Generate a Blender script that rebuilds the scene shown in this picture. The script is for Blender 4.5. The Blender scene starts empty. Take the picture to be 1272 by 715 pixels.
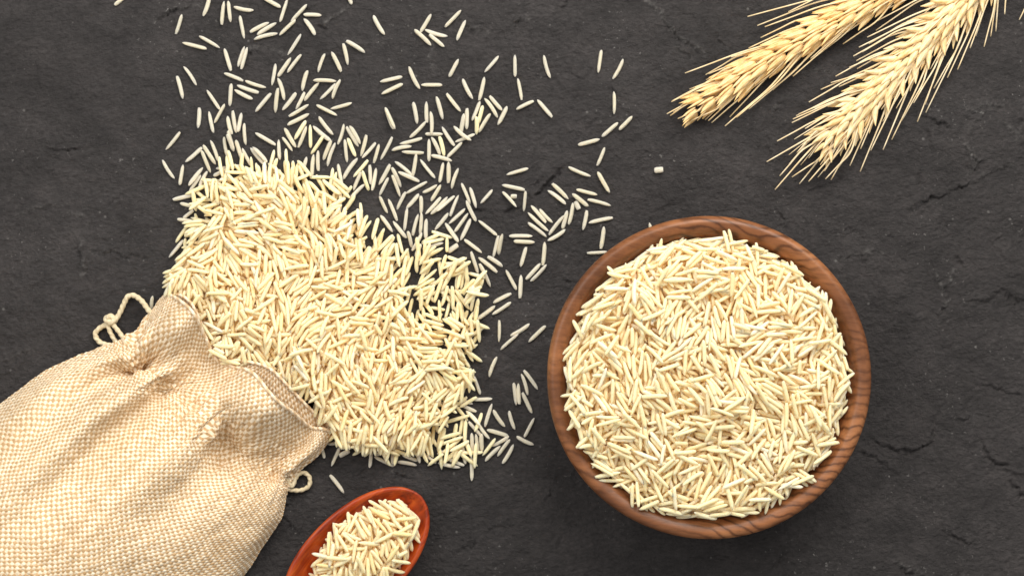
import bpy, math, random
import numpy as np
from mathutils import Matrix, Vector

rng = np.random.default_rng(11)
random.seed(5)
S = 0.0003          # metres per photo pixel on the table plane
D = 0.8             # camera height
MM = 0.001
scene = bpy.context.scene
COL = scene.collection

# ------------------------------------------------------------------ camera, world, lights, exposure
cam = bpy.data.cameras.new('camera')
cam.sensor_width = 36.0
cam.lens = 36.0 * D / (1272 * S)
cam.clip_start = 0.01
cam.clip_end = 50
cam_o = bpy.data.objects.new('camera', cam)
cam_o.location = (0, 0, D)
COL.objects.link(cam_o)
scene.camera = cam_o

world = bpy.data.worlds.new('World')
scene.world = world
world.use_nodes = True
bgn = world.node_tree.nodes['Background']
bgn.inputs[0].default_value = (1.0, 0.97, 0.93, 1)
bgn.inputs[1].default_value = 0.42


def area(name, loc, target, size, power, color):
    l = bpy.data.lights.new(name, 'AREA')
    l.shape = 'SQUARE'
    l.size = size
    l.energy = power
    l.color = color
    o = bpy.data.objects.new(name, l)
    o.location = loc
    d = Vector(target) - Vector(loc)
    o.rotation_euler = d.to_track_quat('-Z', 'Y').to_euler()
    COL.objects.link(o)
    return o


area('softbox_key', (0.22, 0.52, 0.52), (0.0, 0.02, 0), 0.56, 7.7, (1.0, 0.945, 0.865))
area('softbox_fill', (-0.46, 0.26, 0.66), (-0.05, 0.0, 0), 0.55, 3.3, (1.0, 0.955, 0.89))

vs = scene.view_settings
vs.view_transform = 'Standard'
vs.look = 'None'
vs.exposure = 0.0
vs.gamma = 1.0
vs.use_curve_mapping = False
scene.cycles.use_denoising = True
scene.cycles.max_bounces = 24
scene.cycles.diffuse_bounces = 14
scene.cycles.glossy_bounces = 3
scene.cycles.transmission_bounces = 20
scene.cycles.sample_clamp_indirect = 6


# ------------------------------------------------------------------ helpers
def P(px, py, z=0.0):
    """photo pixel + height (m) -> world point"""
    f = (D - z) / D
    return np.array([(px - 636.0) * S * f, (357.5 - py) * S * f, z])


def tag(o, label=None, cat=None, group=None, kind=None):
    if label: o['label'] = label
    if cat: o['category'] = cat
    if group: o['group'] = group
    if kind: o['kind'] = kind
    return o


def mesh_from(name, verts, faces, smooth=True, attrs=None, n=None):
    """faces: int array (F,3) or (F,4)"""
    verts = np.asarray(verts, dtype=np.float32)
    faces = np.asarray(faces, dtype=np.int32)
    me = bpy.data.meshes.new(name)
    me.vertices.add(len(verts))
    me.vertices.foreach_set('co', verts.ravel())
    k = faces.shape[1]
    me.loops.add(faces.size)
    me.loops.foreach_set('vertex_index', faces.ravel())
    me.polygons.add(len(faces))
    me.polygons.foreach_set('loop_start', np.arange(0, faces.size, k, dtype=np.int32))
    me.polygons.foreach_set('loop_total', np.full(len(faces), k, dtype=np.int32))
    me.update(calc_edges=True)
    if smooth:
        me.polygons.foreach_set('use_smooth', np.ones(len(faces), dtype=bool))
    for an, av in (attrs or {}).items():
        a = me.attributes.new(an, 'FLOAT', 'POINT')
        a.data.foreach_set('value', np.asarray(av, dtype=np.float32).ravel())
    me.validate()
    return me


WM = {}


def link(name, me, mat=None, parent=None, M=None):
    o = bpy.data.objects.new(name, me)
    if me is not None and mat is not None and not me.materials:
        me.materials.append(mat)
    COL.objects.link(o)
    M = Matrix.Identity(4) if M is None else M
    WM[o.name] = M
    if parent is not None:
        o.parent = parent
        o.matrix_parent_inverse = WM[parent.name].inverted()
    o.matrix_basis = M
    return o


def empty(name, loc):
    return link(name, None, None, None, Matrix.Translation(Vector(loc)))


def grid_faces(nr, nc, closed=False):
    i = np.arange(nr - 1)[:, None]
    j = np.arange(nc if closed else nc - 1)[None, :]
    j2 = (j + 1) % nc
    return np.stack(np.broadcast_arrays(i * nc + j, i * nc + j2, (i + 1) * nc + j2, (i + 1) * nc + j), -1).reshape(-1, 4)


def crm(n, ts):
    """Catmull-Rom matrix: n control points -> samples at index params ts"""
    ts = np.clip(ts, 0, n - 1)
    i = np.minimum(ts.astype(int), n - 2)
    f = ts - i
    M = np.zeros((len(ts), n))
    w = [(-f**3 + 2*f**2 - f) / 2, (3*f**3 - 5*f**2 + 2) / 2, (-3*f**3 + 4*f**2 + f) / 2, (f**3 - f**2) / 2]
    r = np.arange(len(ts))
    for k in range(4):
        idx = i + k - 1
        lo = idx < 0
        hi = idx > n - 1
        ok = ~(lo | hi)
        np.add.at(M, (r[ok], idx[ok]), w[k][ok])
        np.add.at(M, (r[lo], np.zeros(lo.sum(), int)), 2 * w[k][lo])
        np.add.at(M, (r[lo], np.ones(lo.sum(), int)), -w[k][lo])
        np.add.at(M, (r[hi], np.full(hi.sum(), n - 1)), 2 * w[k][hi])
        np.add.at(M, (r[hi], np.full(hi.sum(), n - 2)), -w[k][hi])
    return M


def spline(pts, m):
    pts = np.asarray(pts, float)
    return crm(len(pts), np.linspace(0, len(pts) - 1, m)) @ pts


def tube(path, radius, sides=8, twist=0.0, lobes=0, lobe_amp=0.0, cap=True):
    path = np.asarray(path, float)
    n = len(path)
    radius = np.broadcast_to(radius, (n,))
    t = np.gradient(path, axis=0)
    t /= np.linalg.norm(t, axis=1)[:, None] + 1e-12
    up = np.array([0, 0, 1.0])
    a = np.cross(t, up)
    a /= np.linalg.norm(a, axis=1)[:, None] + 1e-9
    b = np.cross(a, t)
    seg = np.r_[0, np.cumsum(np.linalg.norm(np.diff(path, axis=0), axis=1))]
    th = np.linspace(0, 2 * np.pi, sides, endpoint=False)
    V = []
    for i in range(n):
        r = radius[i] * (1 + lobe_amp * np.cos(lobes * (th - seg[i] * twist)))
        V.append(path[i] + np.outer(np.cos(th) * r, a[i]) + np.outer(np.sin(th) * r, b[i]))
    V = np.concatenate(V)
    F = grid_faces(n, sides, closed=True)
    if cap:
        c0, c1 = len(V), len(V) + 1
        V = np.vstack([V, path[0], path[-1]])
        j = np.arange(sides)
        j2 = (j + 1) % sides
        F = np.vstack([F, np.stack([j2, j, np.full(sides, c0), np.full(sides, c0)], -1)[:0]])
        tri0 = np.stack([np.full(sides, c0), j2, j], -1)
        tri1 = np.stack([np.full(sides, c1), (n - 1) * sides + j, (n - 1) * sides + j2], -1)
        T = np.vstack([F[:, [0, 1, 2]], F[:, [0, 2, 3]], tri0, tri1])
        return V, T
    return V, np.vstack([F[:, [0, 1, 2]], F[:, [0, 2, 3]]])


def spectral(shape, beta, lo=0.0, ax=1.0, seed=0):
    """1/f^beta noise, unit std; ax > 1 stretches it along x"""
    r = np.random.default_rng(seed)
    ny, nx = shape
    fy = np.fft.fftfreq(ny)[:, None]
    fx = np.fft.rfftfreq(nx)[None, :] * ax
    f = np.sqrt(fx**2 + fy**2)
    f[0, 0] = 1
    amp = f ** (-beta)
    amp[f < lo] = 0
    amp[0, 0] = 0
    z = np.fft.irfft2(amp * np.exp(2j * np.pi * r.random(amp.shape)), s=shape)
    return z / z.std()


# ------------------------------------------------------------------ materials
def new_mat(name):
    m = bpy.data.materials.new(name)
    m.use_nodes = True
    nt = m.node_tree
    b = nt.nodes['Principled BSDF']
    return m, nt, b


def N(nt, typ, **kw):
    n = nt.nodes.new(typ)
    for k, v in kw.items():
        if k.startswith('i_'):
            key = k[2:]
            n.inputs[int(key) if key.isdigit() else key.replace('_', ' ')].default_value = v
        else:
            setattr(n, k, v)
    return n


def ramp(nt, stops, interp='LINEAR'):
    n = nt.nodes.new('ShaderNodeValToRGB')
    e = n.color_ramp.elements
    n.color_ramp.interpolation = interp
    while len(e) < len(stops):
        e.new(0.5)
    for k, (p, c) in enumerate(stops):
        e[k].position = p
        e[k].color = c if len(c) == 4 else (*c, 1)
    return n


def mixc(nt, fac, a, b, mode='MIX'):
    n = nt.nodes.new('ShaderNodeMix')
    n.data_type = 'RGBA'
    n.blend_type = mode
    L = nt.links
    for sock, v in ((n.inputs[0], fac), (n.inputs[6], a), (n.inputs[7], b)):
        if hasattr(v, 'links'):
            L.new(v, sock)
        elif isinstance(v, (int, float)):
            sock.default_value = v
        else:
            sock.default_value = (*v, 1)
    return n.outputs[2]


def mapped(nt, scale, rot=(0, 0, 0), loc=(0, 0, 0)):
    tc = N(nt, 'ShaderNodeTexCoord')
    mp = N(nt, 'ShaderNodeMapping')
    mp.inputs['Scale'].default_value = scale
    mp.inputs['Rotation'].default_value = rot
    mp.inputs['Location'].default_value = loc
    nt.links.new(tc.outputs['Object'], mp.inputs['Vector'])
    return mp.outputs[0]


def mat_table():
    m, nt, b = new_mat('dark_plaster')
    L = nt.links
    v1 = mapped(nt, (1, 1, 1))
    big = N(nt, 'ShaderNodeTexNoise', i_Scale=14.0, i_Detail=6.0, i_Roughness=0.62)
    L.new(v1, big.inputs['Vector'])
    base = ramp(nt, [(0.28, (0.0232, 0.0212, 0.0221)), (0.52, (0.0322, 0.0295, 0.0306)), (0.78, (0.0440, 0.0405, 0.0418))])
    L.new(big.outputs[0], base.inputs[0])
    # fine grain of the plaster
    fine = N(nt, 'ShaderNodeTexNoise', i_Scale=900.0, i_Detail=4.0, i_Roughness=0.7)
    L.new(mapped(nt, (0.55, 1, 1)), fine.inputs['Vector'])
    fr = ramp(nt, [(0.30, (0.62, 0.62, 0.62)), (0.7, (1.38, 1.37, 1.36))])
    L.new(fine.outputs[0], fr.inputs[0])
    c = mixc(nt, 1.0, base.outputs[0], fr.outputs[0], 'MULTIPLY')
    mot = N(nt, 'ShaderNodeTexNoise', i_Scale=75.0, i_Detail=6.0, i_Roughness=0.7)
    L.new(mapped(nt, (0.7, 1, 1), (0, 0, 0.3)), mot.inputs['Vector'])
    mr = ramp(nt, [(0.30, (0.62, 0.62, 0.63)), (0.5, (1, 1, 1)), (0.72, (1.42, 1.40, 1.38))])
    L.new(mot.outputs[0], mr.inputs[0])
    c = mixc(nt, 1.0, c, mr.outputs[0], 'MULTIPLY')
    # pale dust specks, gathered in patches
    patch = N(nt, 'ShaderNodeTexNoise', i_Scale=34.0, i_Detail=3.0)
    L.new(v1, patch.inputs['Vector'])
    pr = ramp(nt, [(0.47, (0, 0, 0)), (0.68, (1, 1, 1))])
    L.new(patch.outputs[0], pr.inputs[0])
    sp = N(nt, 'ShaderNodeTexNoise', i_Scale=620.0, i_Detail=2.0, i_Roughness=0.6)
    L.new(v1, sp.inputs['Vector'])
    spr = ramp(nt, [(0.655, (0, 0, 0)), (0.72, (1, 1, 1))])
    L.new(sp.outputs[0], spr.inputs[0])
    mul = N(nt, 'ShaderNodeMath', operation='MULTIPLY')
    L.new(pr.outputs[0], mul.inputs[0])
    L.new(spr.outputs[0], mul.inputs[1])
    vor = N(nt, 'ShaderNodeTexVoronoi', i_Scale=95.0)
    L.new(v1, vor.inputs['Vector'])
    vr = ramp(nt, [(0.035, (1, 1, 1)), (0.06, (0, 0, 0))])
    L.new(vor.outputs['Distance'], vr.inputs[0])
    mx = N(nt, 'ShaderNodeMath', operation='MAXIMUM')
    L.new(mul.outputs[0], mx.inputs[0])
    mv = N(nt, 'ShaderNodeMath', operation='MULTIPLY', i_1=0.5)
    L.new(vr.outputs[0], mv.inputs[0])
    L.new(mv.outputs[0], mx.inputs[1])
    mm_ = N(nt, 'ShaderNodeMath', operation='MULTIPLY', i_1=0.75)
    L.new(mx.outputs[0], mm_.inputs[0])
    # scuffed pale crests written on the mesh (where flakes broke)
    at = N(nt, 'ShaderNodeAttribute', attribute_name='scuff')
    sc = N(nt, 'ShaderNodeMath', operation='MULTIPLY')
    L.new(at.outputs['Fac'], sc.inputs[0])
    L.new(fine.outputs[0], sc.inputs[1])
    ad = N(nt, 'ShaderNodeMath', operation='ADD', use_clamp=True)
    L.new(mm_.outputs[0], ad.inputs[0])
    L.new(sc.outputs[0], ad.inputs[1])
    c = mixc(nt, ad.outputs[0], c, (0.22, 0.215, 0.21))
    L.new(c, b.inputs['Base Color'])
    b.inputs['Roughness'].default_value = 0.62
    b.inputs['Specular IOR Level'].default_value = 0.32
    # relief: brushed streaks and pits
    st = N(nt, 'ShaderNodeTexNoise', i_Scale=900.0, i_Detail=4.0, i_Roughness=0.7, i_Distortion=0.15)
    L.new(mapped(nt, (0.75, 1.0, 1.0), (0, 0, math.radians(4))), st.inputs['Vector'])
    st2 = N(nt, 'ShaderNodeTexNoise', i_Scale=230.0, i_Detail=8.0, i_Roughness=0.72, i_Distortion=0.3)
    L.new(mapped(nt, (0.9, 1.0, 1.0), (0, 0, math.radians(-9))), st2.inputs['Vector'])
    b1 = N(nt, 'ShaderNodeBump', i_Strength=1.0, i_Distance=0.0016)
    L.new(st2.outputs[0], b1.inputs['Height'])
    b2 = N(nt, 'ShaderNodeBump', i_Strength=0.85, i_Distance=0.0006)
    L.new(st.outputs[0], b2.inputs['Height'])
    L.new(b1.outputs[0], b2.inputs['Normal'])
    L.new(b2.outputs[0], b.inputs['Normal'])
    return m


def mat_rice(name, trans, stops):
    m, nt, b = new_mat(name)
    L = nt.links
    at = N(nt, 'ShaderNodeAttribute', attribute_name='tint')
    oi = N(nt, 'ShaderNodeObjectInfo')
    ad = N(nt, 'ShaderNodeMath', operation='MULTIPLY_ADD', i_1=0.35)
    L.new(oi.outputs['Random'], ad.inputs[0])
    L.new(at.outputs['Fac'], ad.inputs[2])
    r = ramp(nt, stops)
    L.new(ad.outputs[0], r.inputs[0])
    ns = N(nt, 'ShaderNodeTexNoise', i_Scale=1400.0, i_Detail=2.0)
    L.new(mapped(nt, (1, 1, 1)), ns.inputs['Vector'])
    nr = ramp(nt, [(0.3, (0.93, 0.91, 0.87)), (0.7, (1.03, 1.03, 1.03))])
    L.new(ns.outputs[0], nr.inputs[0])
    c = mixc(nt, 1.0, r.outputs[0], nr.outputs[0], 'MULTIPLY')
    L.new(c, b.inputs['Base Color'])
    b.inputs['Subsurface Weight'].default_value = 1.0
    b.inputs['Subsurface Radius'].default_value = (1.0, 0.98, 0.92)
    b.inputs['Subsurface Scale'].default_value = 0.0016
    b.inputs['Roughness'].default_value = 0.5
    b.inputs['IOR'].default_value = 1.3
    b.inputs['Transmission Weight'].default_value = trans
    b.inputs['Specular IOR Level'].default_value = 0.5
    return m


def mat_wood():
    m, nt, b = new_mat('walnut')
    L = nt.links
    v = mapped(nt, (1, 1, 1), (math.radians(14), math.radians(6), math.radians(9)))
    wn = N(nt, 'ShaderNodeTexNoise', i_Scale=26.0, i_Detail=3.0, i_Roughness=0.5)
    L.new(v, wn.inputs['Vector'])
    off = N(nt, 'ShaderNodeVectorMath', operation='MULTIPLY_ADD')
    off.inputs[1].default_value = (0.010, 0.030, 0.016)
    L.new(wn.outputs['Color'], off.inputs[0])
    L.new(v, off.inputs[2])
    w = N(nt, 'ShaderNodeTexWave', wave_type='BANDS', bands_direction='Y', i_Scale=92.0, i_Distortion=1.6, i_Detail=3.0, i_Detail_Scale=3.0, i_Detail_Roughness=0.6)
    L.new(off.outputs[0], w.inputs['Vector'])
    r = ramp(nt, [(0.0, (0.34, 0.30, 0.29)), (0.16, (0.68, 0.64, 0.62)), (0.40, (0.93, 0.92, 0.91)), (1.0, (1.06, 1.05, 1.04))])
    L.new(w.outputs['Fac'], r.inputs[0])
    big = N(nt, 'ShaderNodeTexNoise', i_Scale=30.0, i_Detail=5.0, i_Roughness=0.6)
    mpb = N(nt, 'ShaderNodeMapping')
    mpb.inputs['Scale'].default_value = (0.45, 1.0, 1.0)
    L.new(v, mpb.inputs[0])
    L.new(mpb.outputs[0], big.inputs['Vector'])
    br = ramp(nt, [(0.30, (0.085, 0.032, 0.014)), (0.43, (0.175, 0.067, 0.027)), (0.56, (0.285, 0.115, 0.045)), (0.74, (0.43, 0.198, 0.084))])
    L.new(big.outputs[0], br.inputs[0])
    pm = N(nt, 'ShaderNodeTexNoise', i_Scale=17.0, i_Detail=2.0)
    L.new(v, pm.inputs['Vector'])
    pr = ramp(nt, [(0.42, (0.1, 0.1, 0.1)), (0.60, (0.95, 0.95, 0.95))])
    L.new(pm.outputs[0], pr.inputs[0])
    st = N(nt, 'ShaderNodeTexNoise', i_Scale=520.0, i_Detail=5.0, i_Roughness=0.7)
    mp2 = N(nt, 'ShaderNodeMapping')
    mp2.inputs['Scale'].default_value = (0.09, 1.0, 1.0)
    L.new(v, mp2.inputs[0])
    L.new(mp2.outputs[0], st.inputs['Vector'])
    sr = ramp(nt, [(0.30, (0.60, 0.55, 0.52)), (0.5, (0.97, 0.96, 0.95)), (0.75, (1.2, 1.18, 1.15))])
    L.new(st.outputs[0], sr.inputs[0])
    c = mixc(nt, pr.outputs[0], br.outputs[0], mixc(nt, 1.0, br.outputs[0], r.outputs[0], 'MULTIPLY'))
    c = mixc(nt, 1.0, c, sr.outputs[0], 'MULTIPLY')
    L.new(c, b.inputs['Base Color'])
    b.inputs['Roughness'].default_value = 0.40
    b.inputs['Specular IOR Level'].default_value = 0.4
    bp = N(nt, 'ShaderNodeBump', i_Strength=0.3, i_Distance=0.0003)
    L.new(st.outputs[0], bp.inputs['Height'])
    L.new(bp.outputs[0], b.inputs['Normal'])
    return m


def mat_spoon():
    m, nt, b = new_mat('red_lacquer')
    L = nt.links
    v = mapped(nt, (0.12, 1, 1), (0, 0, 0))
    st = N(nt, 'ShaderNodeTexNoise', i_Scale=330.0, i_Detail=5.0, i_Roughness=0.6, i_Distortion=0.6)
    L.new(v, st.inputs['Vector'])
    r = ramp(nt, [(0.30, (0.13, 0.010, 0.002)), (0.48, (0.33, 0.038, 0.005)), (0.66, (0.50, 0.084, 0.010)), (0.8, (0.60, 0.145, 0.026))])
    L.new(st.outputs[0], r.inputs[0])
    L.new(r.outputs[0], b.inputs['Base Color'])
    b.inputs['Roughness'].default_value = 0.36
    b.inputs['Specular IOR Level'].default_value = 0.4
    b.inputs['Coat Weight'].default_value = 0.06
    b.inputs['Coat Roughness'].default_value = 0.3
    bp = N(nt, 'ShaderNodeBump', i_Strength=0.4, i_Distance=0.0003)
    L.new(st.outputs[0], bp.inputs['Height'])
    L.new(bp.outputs[0], b.inputs['Normal'])
    return m


def mat_burlap():
    m, nt, b = new_mat('burlap')
    L = nt.links
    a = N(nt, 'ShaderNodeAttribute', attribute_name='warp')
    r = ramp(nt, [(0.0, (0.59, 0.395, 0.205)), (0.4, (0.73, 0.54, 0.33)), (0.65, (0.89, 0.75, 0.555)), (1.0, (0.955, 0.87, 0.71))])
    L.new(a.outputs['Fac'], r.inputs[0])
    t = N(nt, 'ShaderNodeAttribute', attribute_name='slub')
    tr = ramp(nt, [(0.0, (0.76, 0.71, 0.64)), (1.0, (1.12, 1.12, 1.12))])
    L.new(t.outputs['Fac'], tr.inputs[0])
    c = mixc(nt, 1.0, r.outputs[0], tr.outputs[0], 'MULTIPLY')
    ns = N(nt, 'ShaderNodeTexNoise', i_Scale=1500.0, i_Detail=3.0)
    L.new(mapped(nt, (1, 1, 1)), ns.inputs['Vector'])
    nr = ramp(nt, [(0.3, (0.88, 0.86, 0.83)), (0.7, (1.06, 1.06, 1.06))])
    L.new(ns.outputs[0], nr.inputs[0])
    c = mixc(nt, 1.0, c, nr.outputs[0], 'MULTIPLY')
    L.new(c, b.inputs['Base Color'])
    b.inputs['Roughness'].default_value = 0.55
    b.inputs['Specular IOR Level'].default_value = 0.35
    b.inputs['Sheen Weight'].default_value = 0.15
    return m


def mat_simple(name, stops, scale, stretch=(1, 1, 1), rough=0.5, spec=0.35, sss=0.0, bump=0.0):
    m, nt, b = new_mat(name)
    L = nt.links
    ns = N(nt, 'ShaderNodeTexNoise', i_Scale=scale, i_Detail=4.0, i_Roughness=0.6)
    L.new(mapped(nt, stretch), ns.inputs['Vector'])
    oi = N(nt, 'ShaderNodeObjectInfo')
    ad = N(nt, 'ShaderNodeMath', operation='MULTIPLY_ADD', i_1=0.16)
    sub = N(nt, 'ShaderNodeMath', operation='SUBTRACT', i_1=0.5)
    L.new(oi.outputs['Random'], sub.inputs[0])
    L.new(sub.outputs[0], ad.inputs[0])
    L.new(ns.outputs[0], ad.inputs[2])
    r = ramp(nt, stops)
    L.new(ad.outputs[0], r.inputs[0])
    L.new(r.outputs[0], b.inputs['Base Color'])
    b.inputs['Roughness'].default_value = rough
    b.inputs['Specular IOR Level'].default_value = spec
    if sss:
        b.inputs['Subsurface Weight'].default_value = sss
        b.inputs['Subsurface Radius'].default_value = (1, 0.7, 0.35)
        b.inputs['Subsurface Scale'].default_value = 0.0007
    if bump:
        bp = N(nt, 'ShaderNodeBump', i_Strength=bump, i_Distance=0.0003)
        L.new(ns.outputs[0], bp.inputs['Height'])
        L.new(bp.outputs[0], b.inputs['Normal'])
    return m


M_TABLE, M_RICE, M_WOOD, M_SPOON, M_BURLAP = mat_table(), mat_rice('rice', 0.0, [(0.0, (0.966, 0.755, 0.40)), (0.35, (0.984, 0.817, 0.505)), (0.8, (0.986, 0.84, 0.54)), (0.9, (0.99, 0.88, 0.65))]), mat_wood(), mat_spoon(), mat_burlap()
M_RICE_THIN = mat_rice('rice_translucent', 0.36, [(0.0, (0.94, 0.82, 0.58)), (0.4, (0.96, 0.86, 0.66)), (0.9, (0.965, 0.89, 0.74))])
M_CORD = mat_simple('cord', [(0.3, (0.55, 0.45, 0.28)), (0.7, (0.74, 0.65, 0.46))], 900, rough=0.6, bump=0.3)
GOLD = [(0.28, (0.52, 0.26, 0.06)), (0.43, (0.79, 0.51, 0.20)), (0.58, (0.87, 0.64, 0.325)), (0.78, (0.93, 0.775, 0.50))]
PALE = [(0.24, (0.62, 0.36, 0.11)), (0.42, (0.81, 0.59, 0.29)), (0.58, (0.88, 0.72, 0.44)), (0.78, (0.93, 0.82, 0.60))]
M_GOLD = mat_simple('golden_husk', GOLD, 26, (0.10, 1, 1), rough=0.42, sss=0.25, bump=0.25)
M_PALE = mat_simple('pale_husk', PALE, 26, (0.10, 1, 1), rough=0.45, sss=0.25, bump=0.25)
M_AWN_G = mat_simple('golden_awn', [(0.3, (0.74, 0.54, 0.27)), (0.7, (0.88, 0.74, 0.48))], 300, rough=0.4)
M_AWN_P = mat_simple('pale_awn', [(0.3, (0.78, 0.60, 0.34)), (0.7, (0.90, 0.79, 0.57))], 300, rough=0.4)

# ------------------------------------------------------------------ table top (setting)
X0, Y0 = -140, -120                       # photo pixel of the map's corner
NX, NY = 1552, 955
PXX, PYY = np.meshgrid(np.arange(NX) + X0, np.arange(NY) + Y0)
ht = 0.17 * spectral((NY, NX), 1.5, lo=0.004, ax=1.6, seed=3) + 0.05 * spectral((NY, NX), 0.9, lo=0.03, ax=1.2, seed=4)
rough_patch = np.clip(spectral((NY, NX), 1.6, lo=0.002, seed=8), -0.4, 1.6) + 0.4
ht += 0.075 * rough_patch * np.abs(spectral((NY, NX), 1.0, lo=0.02, ax=1.3, seed=5))
ht += 0.10 * np.abs(spectral((NY, NX), 1.7, lo=0.006, ax=1.5, seed=6))
ht = np.clip(ht, -0.55, 0.75)
scuff = np.zeros((NY, NX))
warp_x = 2.2 * spectral((NY, NX), 1.3, lo=0.01, seed=21)
warp_y = 2.2 * spectral((NY, NX), 1.3, lo=0.01, seed=22)
jag = spectral((NY, NX), 0.8, lo=0.03, seed=23)
# polylines (photo pixels), groove depth mm, lip height mm (on the left-hand side of travel), width px, pale scuff
MARKS = [
    ([(195, 27), (206, 20), (214, 16), (221, 12), (247, 9)], 0.55, 0.6, 2.2, 0.5),
    ([(229, 24), (238, 29), (248, 26)], 0.2, 0.1, 1.6, 0),
    ([(58, 183), (66, 187), (75, 189), (90, 189), (106, 187)], 0.65, 0.3, 1.8, 0.1),
    ([(106, 187), (125, 178)], 0.15, 0.1, 1.5, 0),
    ([(95, 297), (98, 310), (101, 325), (99, 340)], 0.5, 0.5, 2.2, 0.5),
    ([(101, 303), (120, 309), (146, 317), (175, 322), (200, 326)], 0.25, 0.2, 1.6, 0.1),
    ([(166, 238), (152, 244), (131, 257)], 0.4, 0.3, 1.8, 0.1),
    ([(20, 270), (50, 260), (80, 255)], 0.15, 0.2, 1.8, 0.25),
    ([(100, 150), (120, 90), (140, 60)], 0.06, 0.12, 3.0, 0.0),
    ([(1123, 262), (1150, 252), (1178, 241), (1200, 232), (1220, 223)], 0.6, 0.25, 1.8, 0.0),
    ([(1200, 232), (1232, 212), (1262, 206)], 0.25, 0.3, 2.0, 0.2),
    ([(1203, 215), (1216, 202), (1225, 198)], 0.6, 0.5, 2.5, 0.3),
    ([(1184, 314), (1190, 325), (1197, 335)], 0.45, 0.2, 1.6, 0.0),
    ([(1191, 380), (1220, 375), (1246, 364), (1264, 372), (1290, 385)], 0.4, 0.25, 1.8, 0.05),
    ([(1165, 343), (1168, 352), (1173, 364), (1186, 338)], 0.4, 0.5, 2.2, 0.55),
    ([(1160, 397), (1170, 385), (1181, 375)], 0.45, 0.3, 1.7, 0.35),
    ([(1140, 215), (1141, 235)], 0.35, 0.1, 1.6, 0.0),
    ([(1068, 545), (1090, 552), (1116, 561), (1140, 557), (1156, 550), (1158, 530), (1163, 512)], 0.45, 0.35, 2.0, 0.0),
    ([(1062, 560), (1085, 568), (1110, 585)], 0.3, 0.3, 2.4, 0.0),
    ([(1218, 545), (1226, 560), (1235, 572), (1248, 578), (1262, 578)], 0.65, 0.4, 2.0, 0.0),
    ([(1253, 594), (1262, 606), (1275, 620)], 0.55, 0.3, 2.0, 0.0),
    ([(1169, 658), (1185, 666), (1200, 671), (1215, 674)], 0.4, 0.5, 2.4, 0.1),
    ([(1212, 478), (1230, 480), (1255, 488), (1275, 492)], 0.3, 0.25, 1.8, 0.0),
    ([(1112, 704), (1125, 709), (1140, 712)], 0.4, 0.6, 2.5, 0.4),
    ([(1205, 430), (1206, 460), (1212, 500)], 0.12, 0.1, 1.8, 0.0),
    ([(803, 0), (820, 21), (839, 41), (846, 48), (854, 55), (862, 62), (875, 69)], 0.4, 0.35, 1.9, 0.5),
    ([(889, 40), (895, 50), (902, 60)], 0.3, 0.2, 1.6, 0.1),
    ([(952, 170), (955, 190), (957, 212)], 0.4, 0.2, 1.7, 0.1),
    ([(1138, 140), (1150, 150), (1172, 152), (1185, 163)], 0.5, 0.25, 1.8, 0.1),
    ([(1197, 180), (1205, 197), (1220, 199)], 0.4, 0.5, 2.2, 0.4),
    ([(655, 247), (665, 240), (675, 233), (683, 226), (691, 219), (700, 210), (711, 201)], 0.8, 0.55, 2.4, 0.1),
    ([(662, 231), (669, 226), (679, 219)], 0.5, 0.4, 2.0, 0.1),
    ([(625, 266), (637, 261), (644, 258)], 0.5, 0.3, 2.0, 0.0),
    ([(578, 259), (590, 260), (604, 261)], 0.5, 0.4, 2.2, 0.0),
    ([(700, 350), (710, 350), (716, 347)], 0.4, 0.2, 1.6, 0.0),
    ([(488, 588), (496, 592), (505, 595)], 0.5, 0.6, 2.6, 0.5),
    ([(389, 31), (400, 34), (410, 36)], 0.6, 0.4, 2.4, 0.1),
    ([(405, 31), (411, 28), (417, 24), (425, 18), (431, 12)], 0.2, 0.4, 2.2, 0.6),
    ([(640, 33), (646, 26), (655, 24)], 0.4, 0.5, 2.0, 0.4),
    ([(643, 38), (645, 30), (643, 18)], 0.3, 0.2, 1.6, 0.1),
    ([(1048, 215), (1040, 226), (1020, 236), (1003, 238)], 0.35, 0.3, 1.8, 0.0),
    ([(960, 262), (968, 272), (966, 282)], 0.3, 0.4, 2.2, 0.2),
    ([(1035, 292), (1060, 286), (1080, 300)], 0.25, 0.2, 1.8, 0.0),
    ([(700, 80), (712, 95), (730, 103)], 0.25, 0.15, 1.7, 0.0),
    ([(752, 106), (760, 116), (765, 124)], 0.3, 0.2, 1.6, 0.0),
    ([(600, 660), (622, 650), (640, 652)], 0.25, 0.3, 2.0, 0.1),
    ([(676, 628), (683, 616), (690, 606)], 0.35, 0.2, 1.8, 0.1),
    ([(560, 690), (580, 676), (600, 672)], 0.3, 0.3, 2.0, 0.0),
    ([(350, 640), (356, 650), (368, 660)], 0.3, 0.3, 2.0, 0.0),
]
for r_ in range(80):                       # small random nicks of the same trowelled plaster
    x, y = rng.uniform(-100, 1380), rng.uniform(-80, 800)
    a = rng.normal(0.15, 0.6) + (math.pi / 2 if rng.random() < 0.25 else 0)
    n = rng.integers(3, 6)
    pts = [(x, y)]
    for k in range(n):
        a += rng.normal(0, 0.35)
        l = rng.uniform(5, 14)
        pts.append((pts[-1][0] + l * math.cos(a), pts[-1][1] + l * math.sin(a)))
    MARKS.append((pts, rng.uniform(0.1, 0.35), rng.uniform(0.05, 0.35), rng.uniform(1.5, 2.4), rng.choice([0, 0, 0.2, 0.4])))
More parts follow.
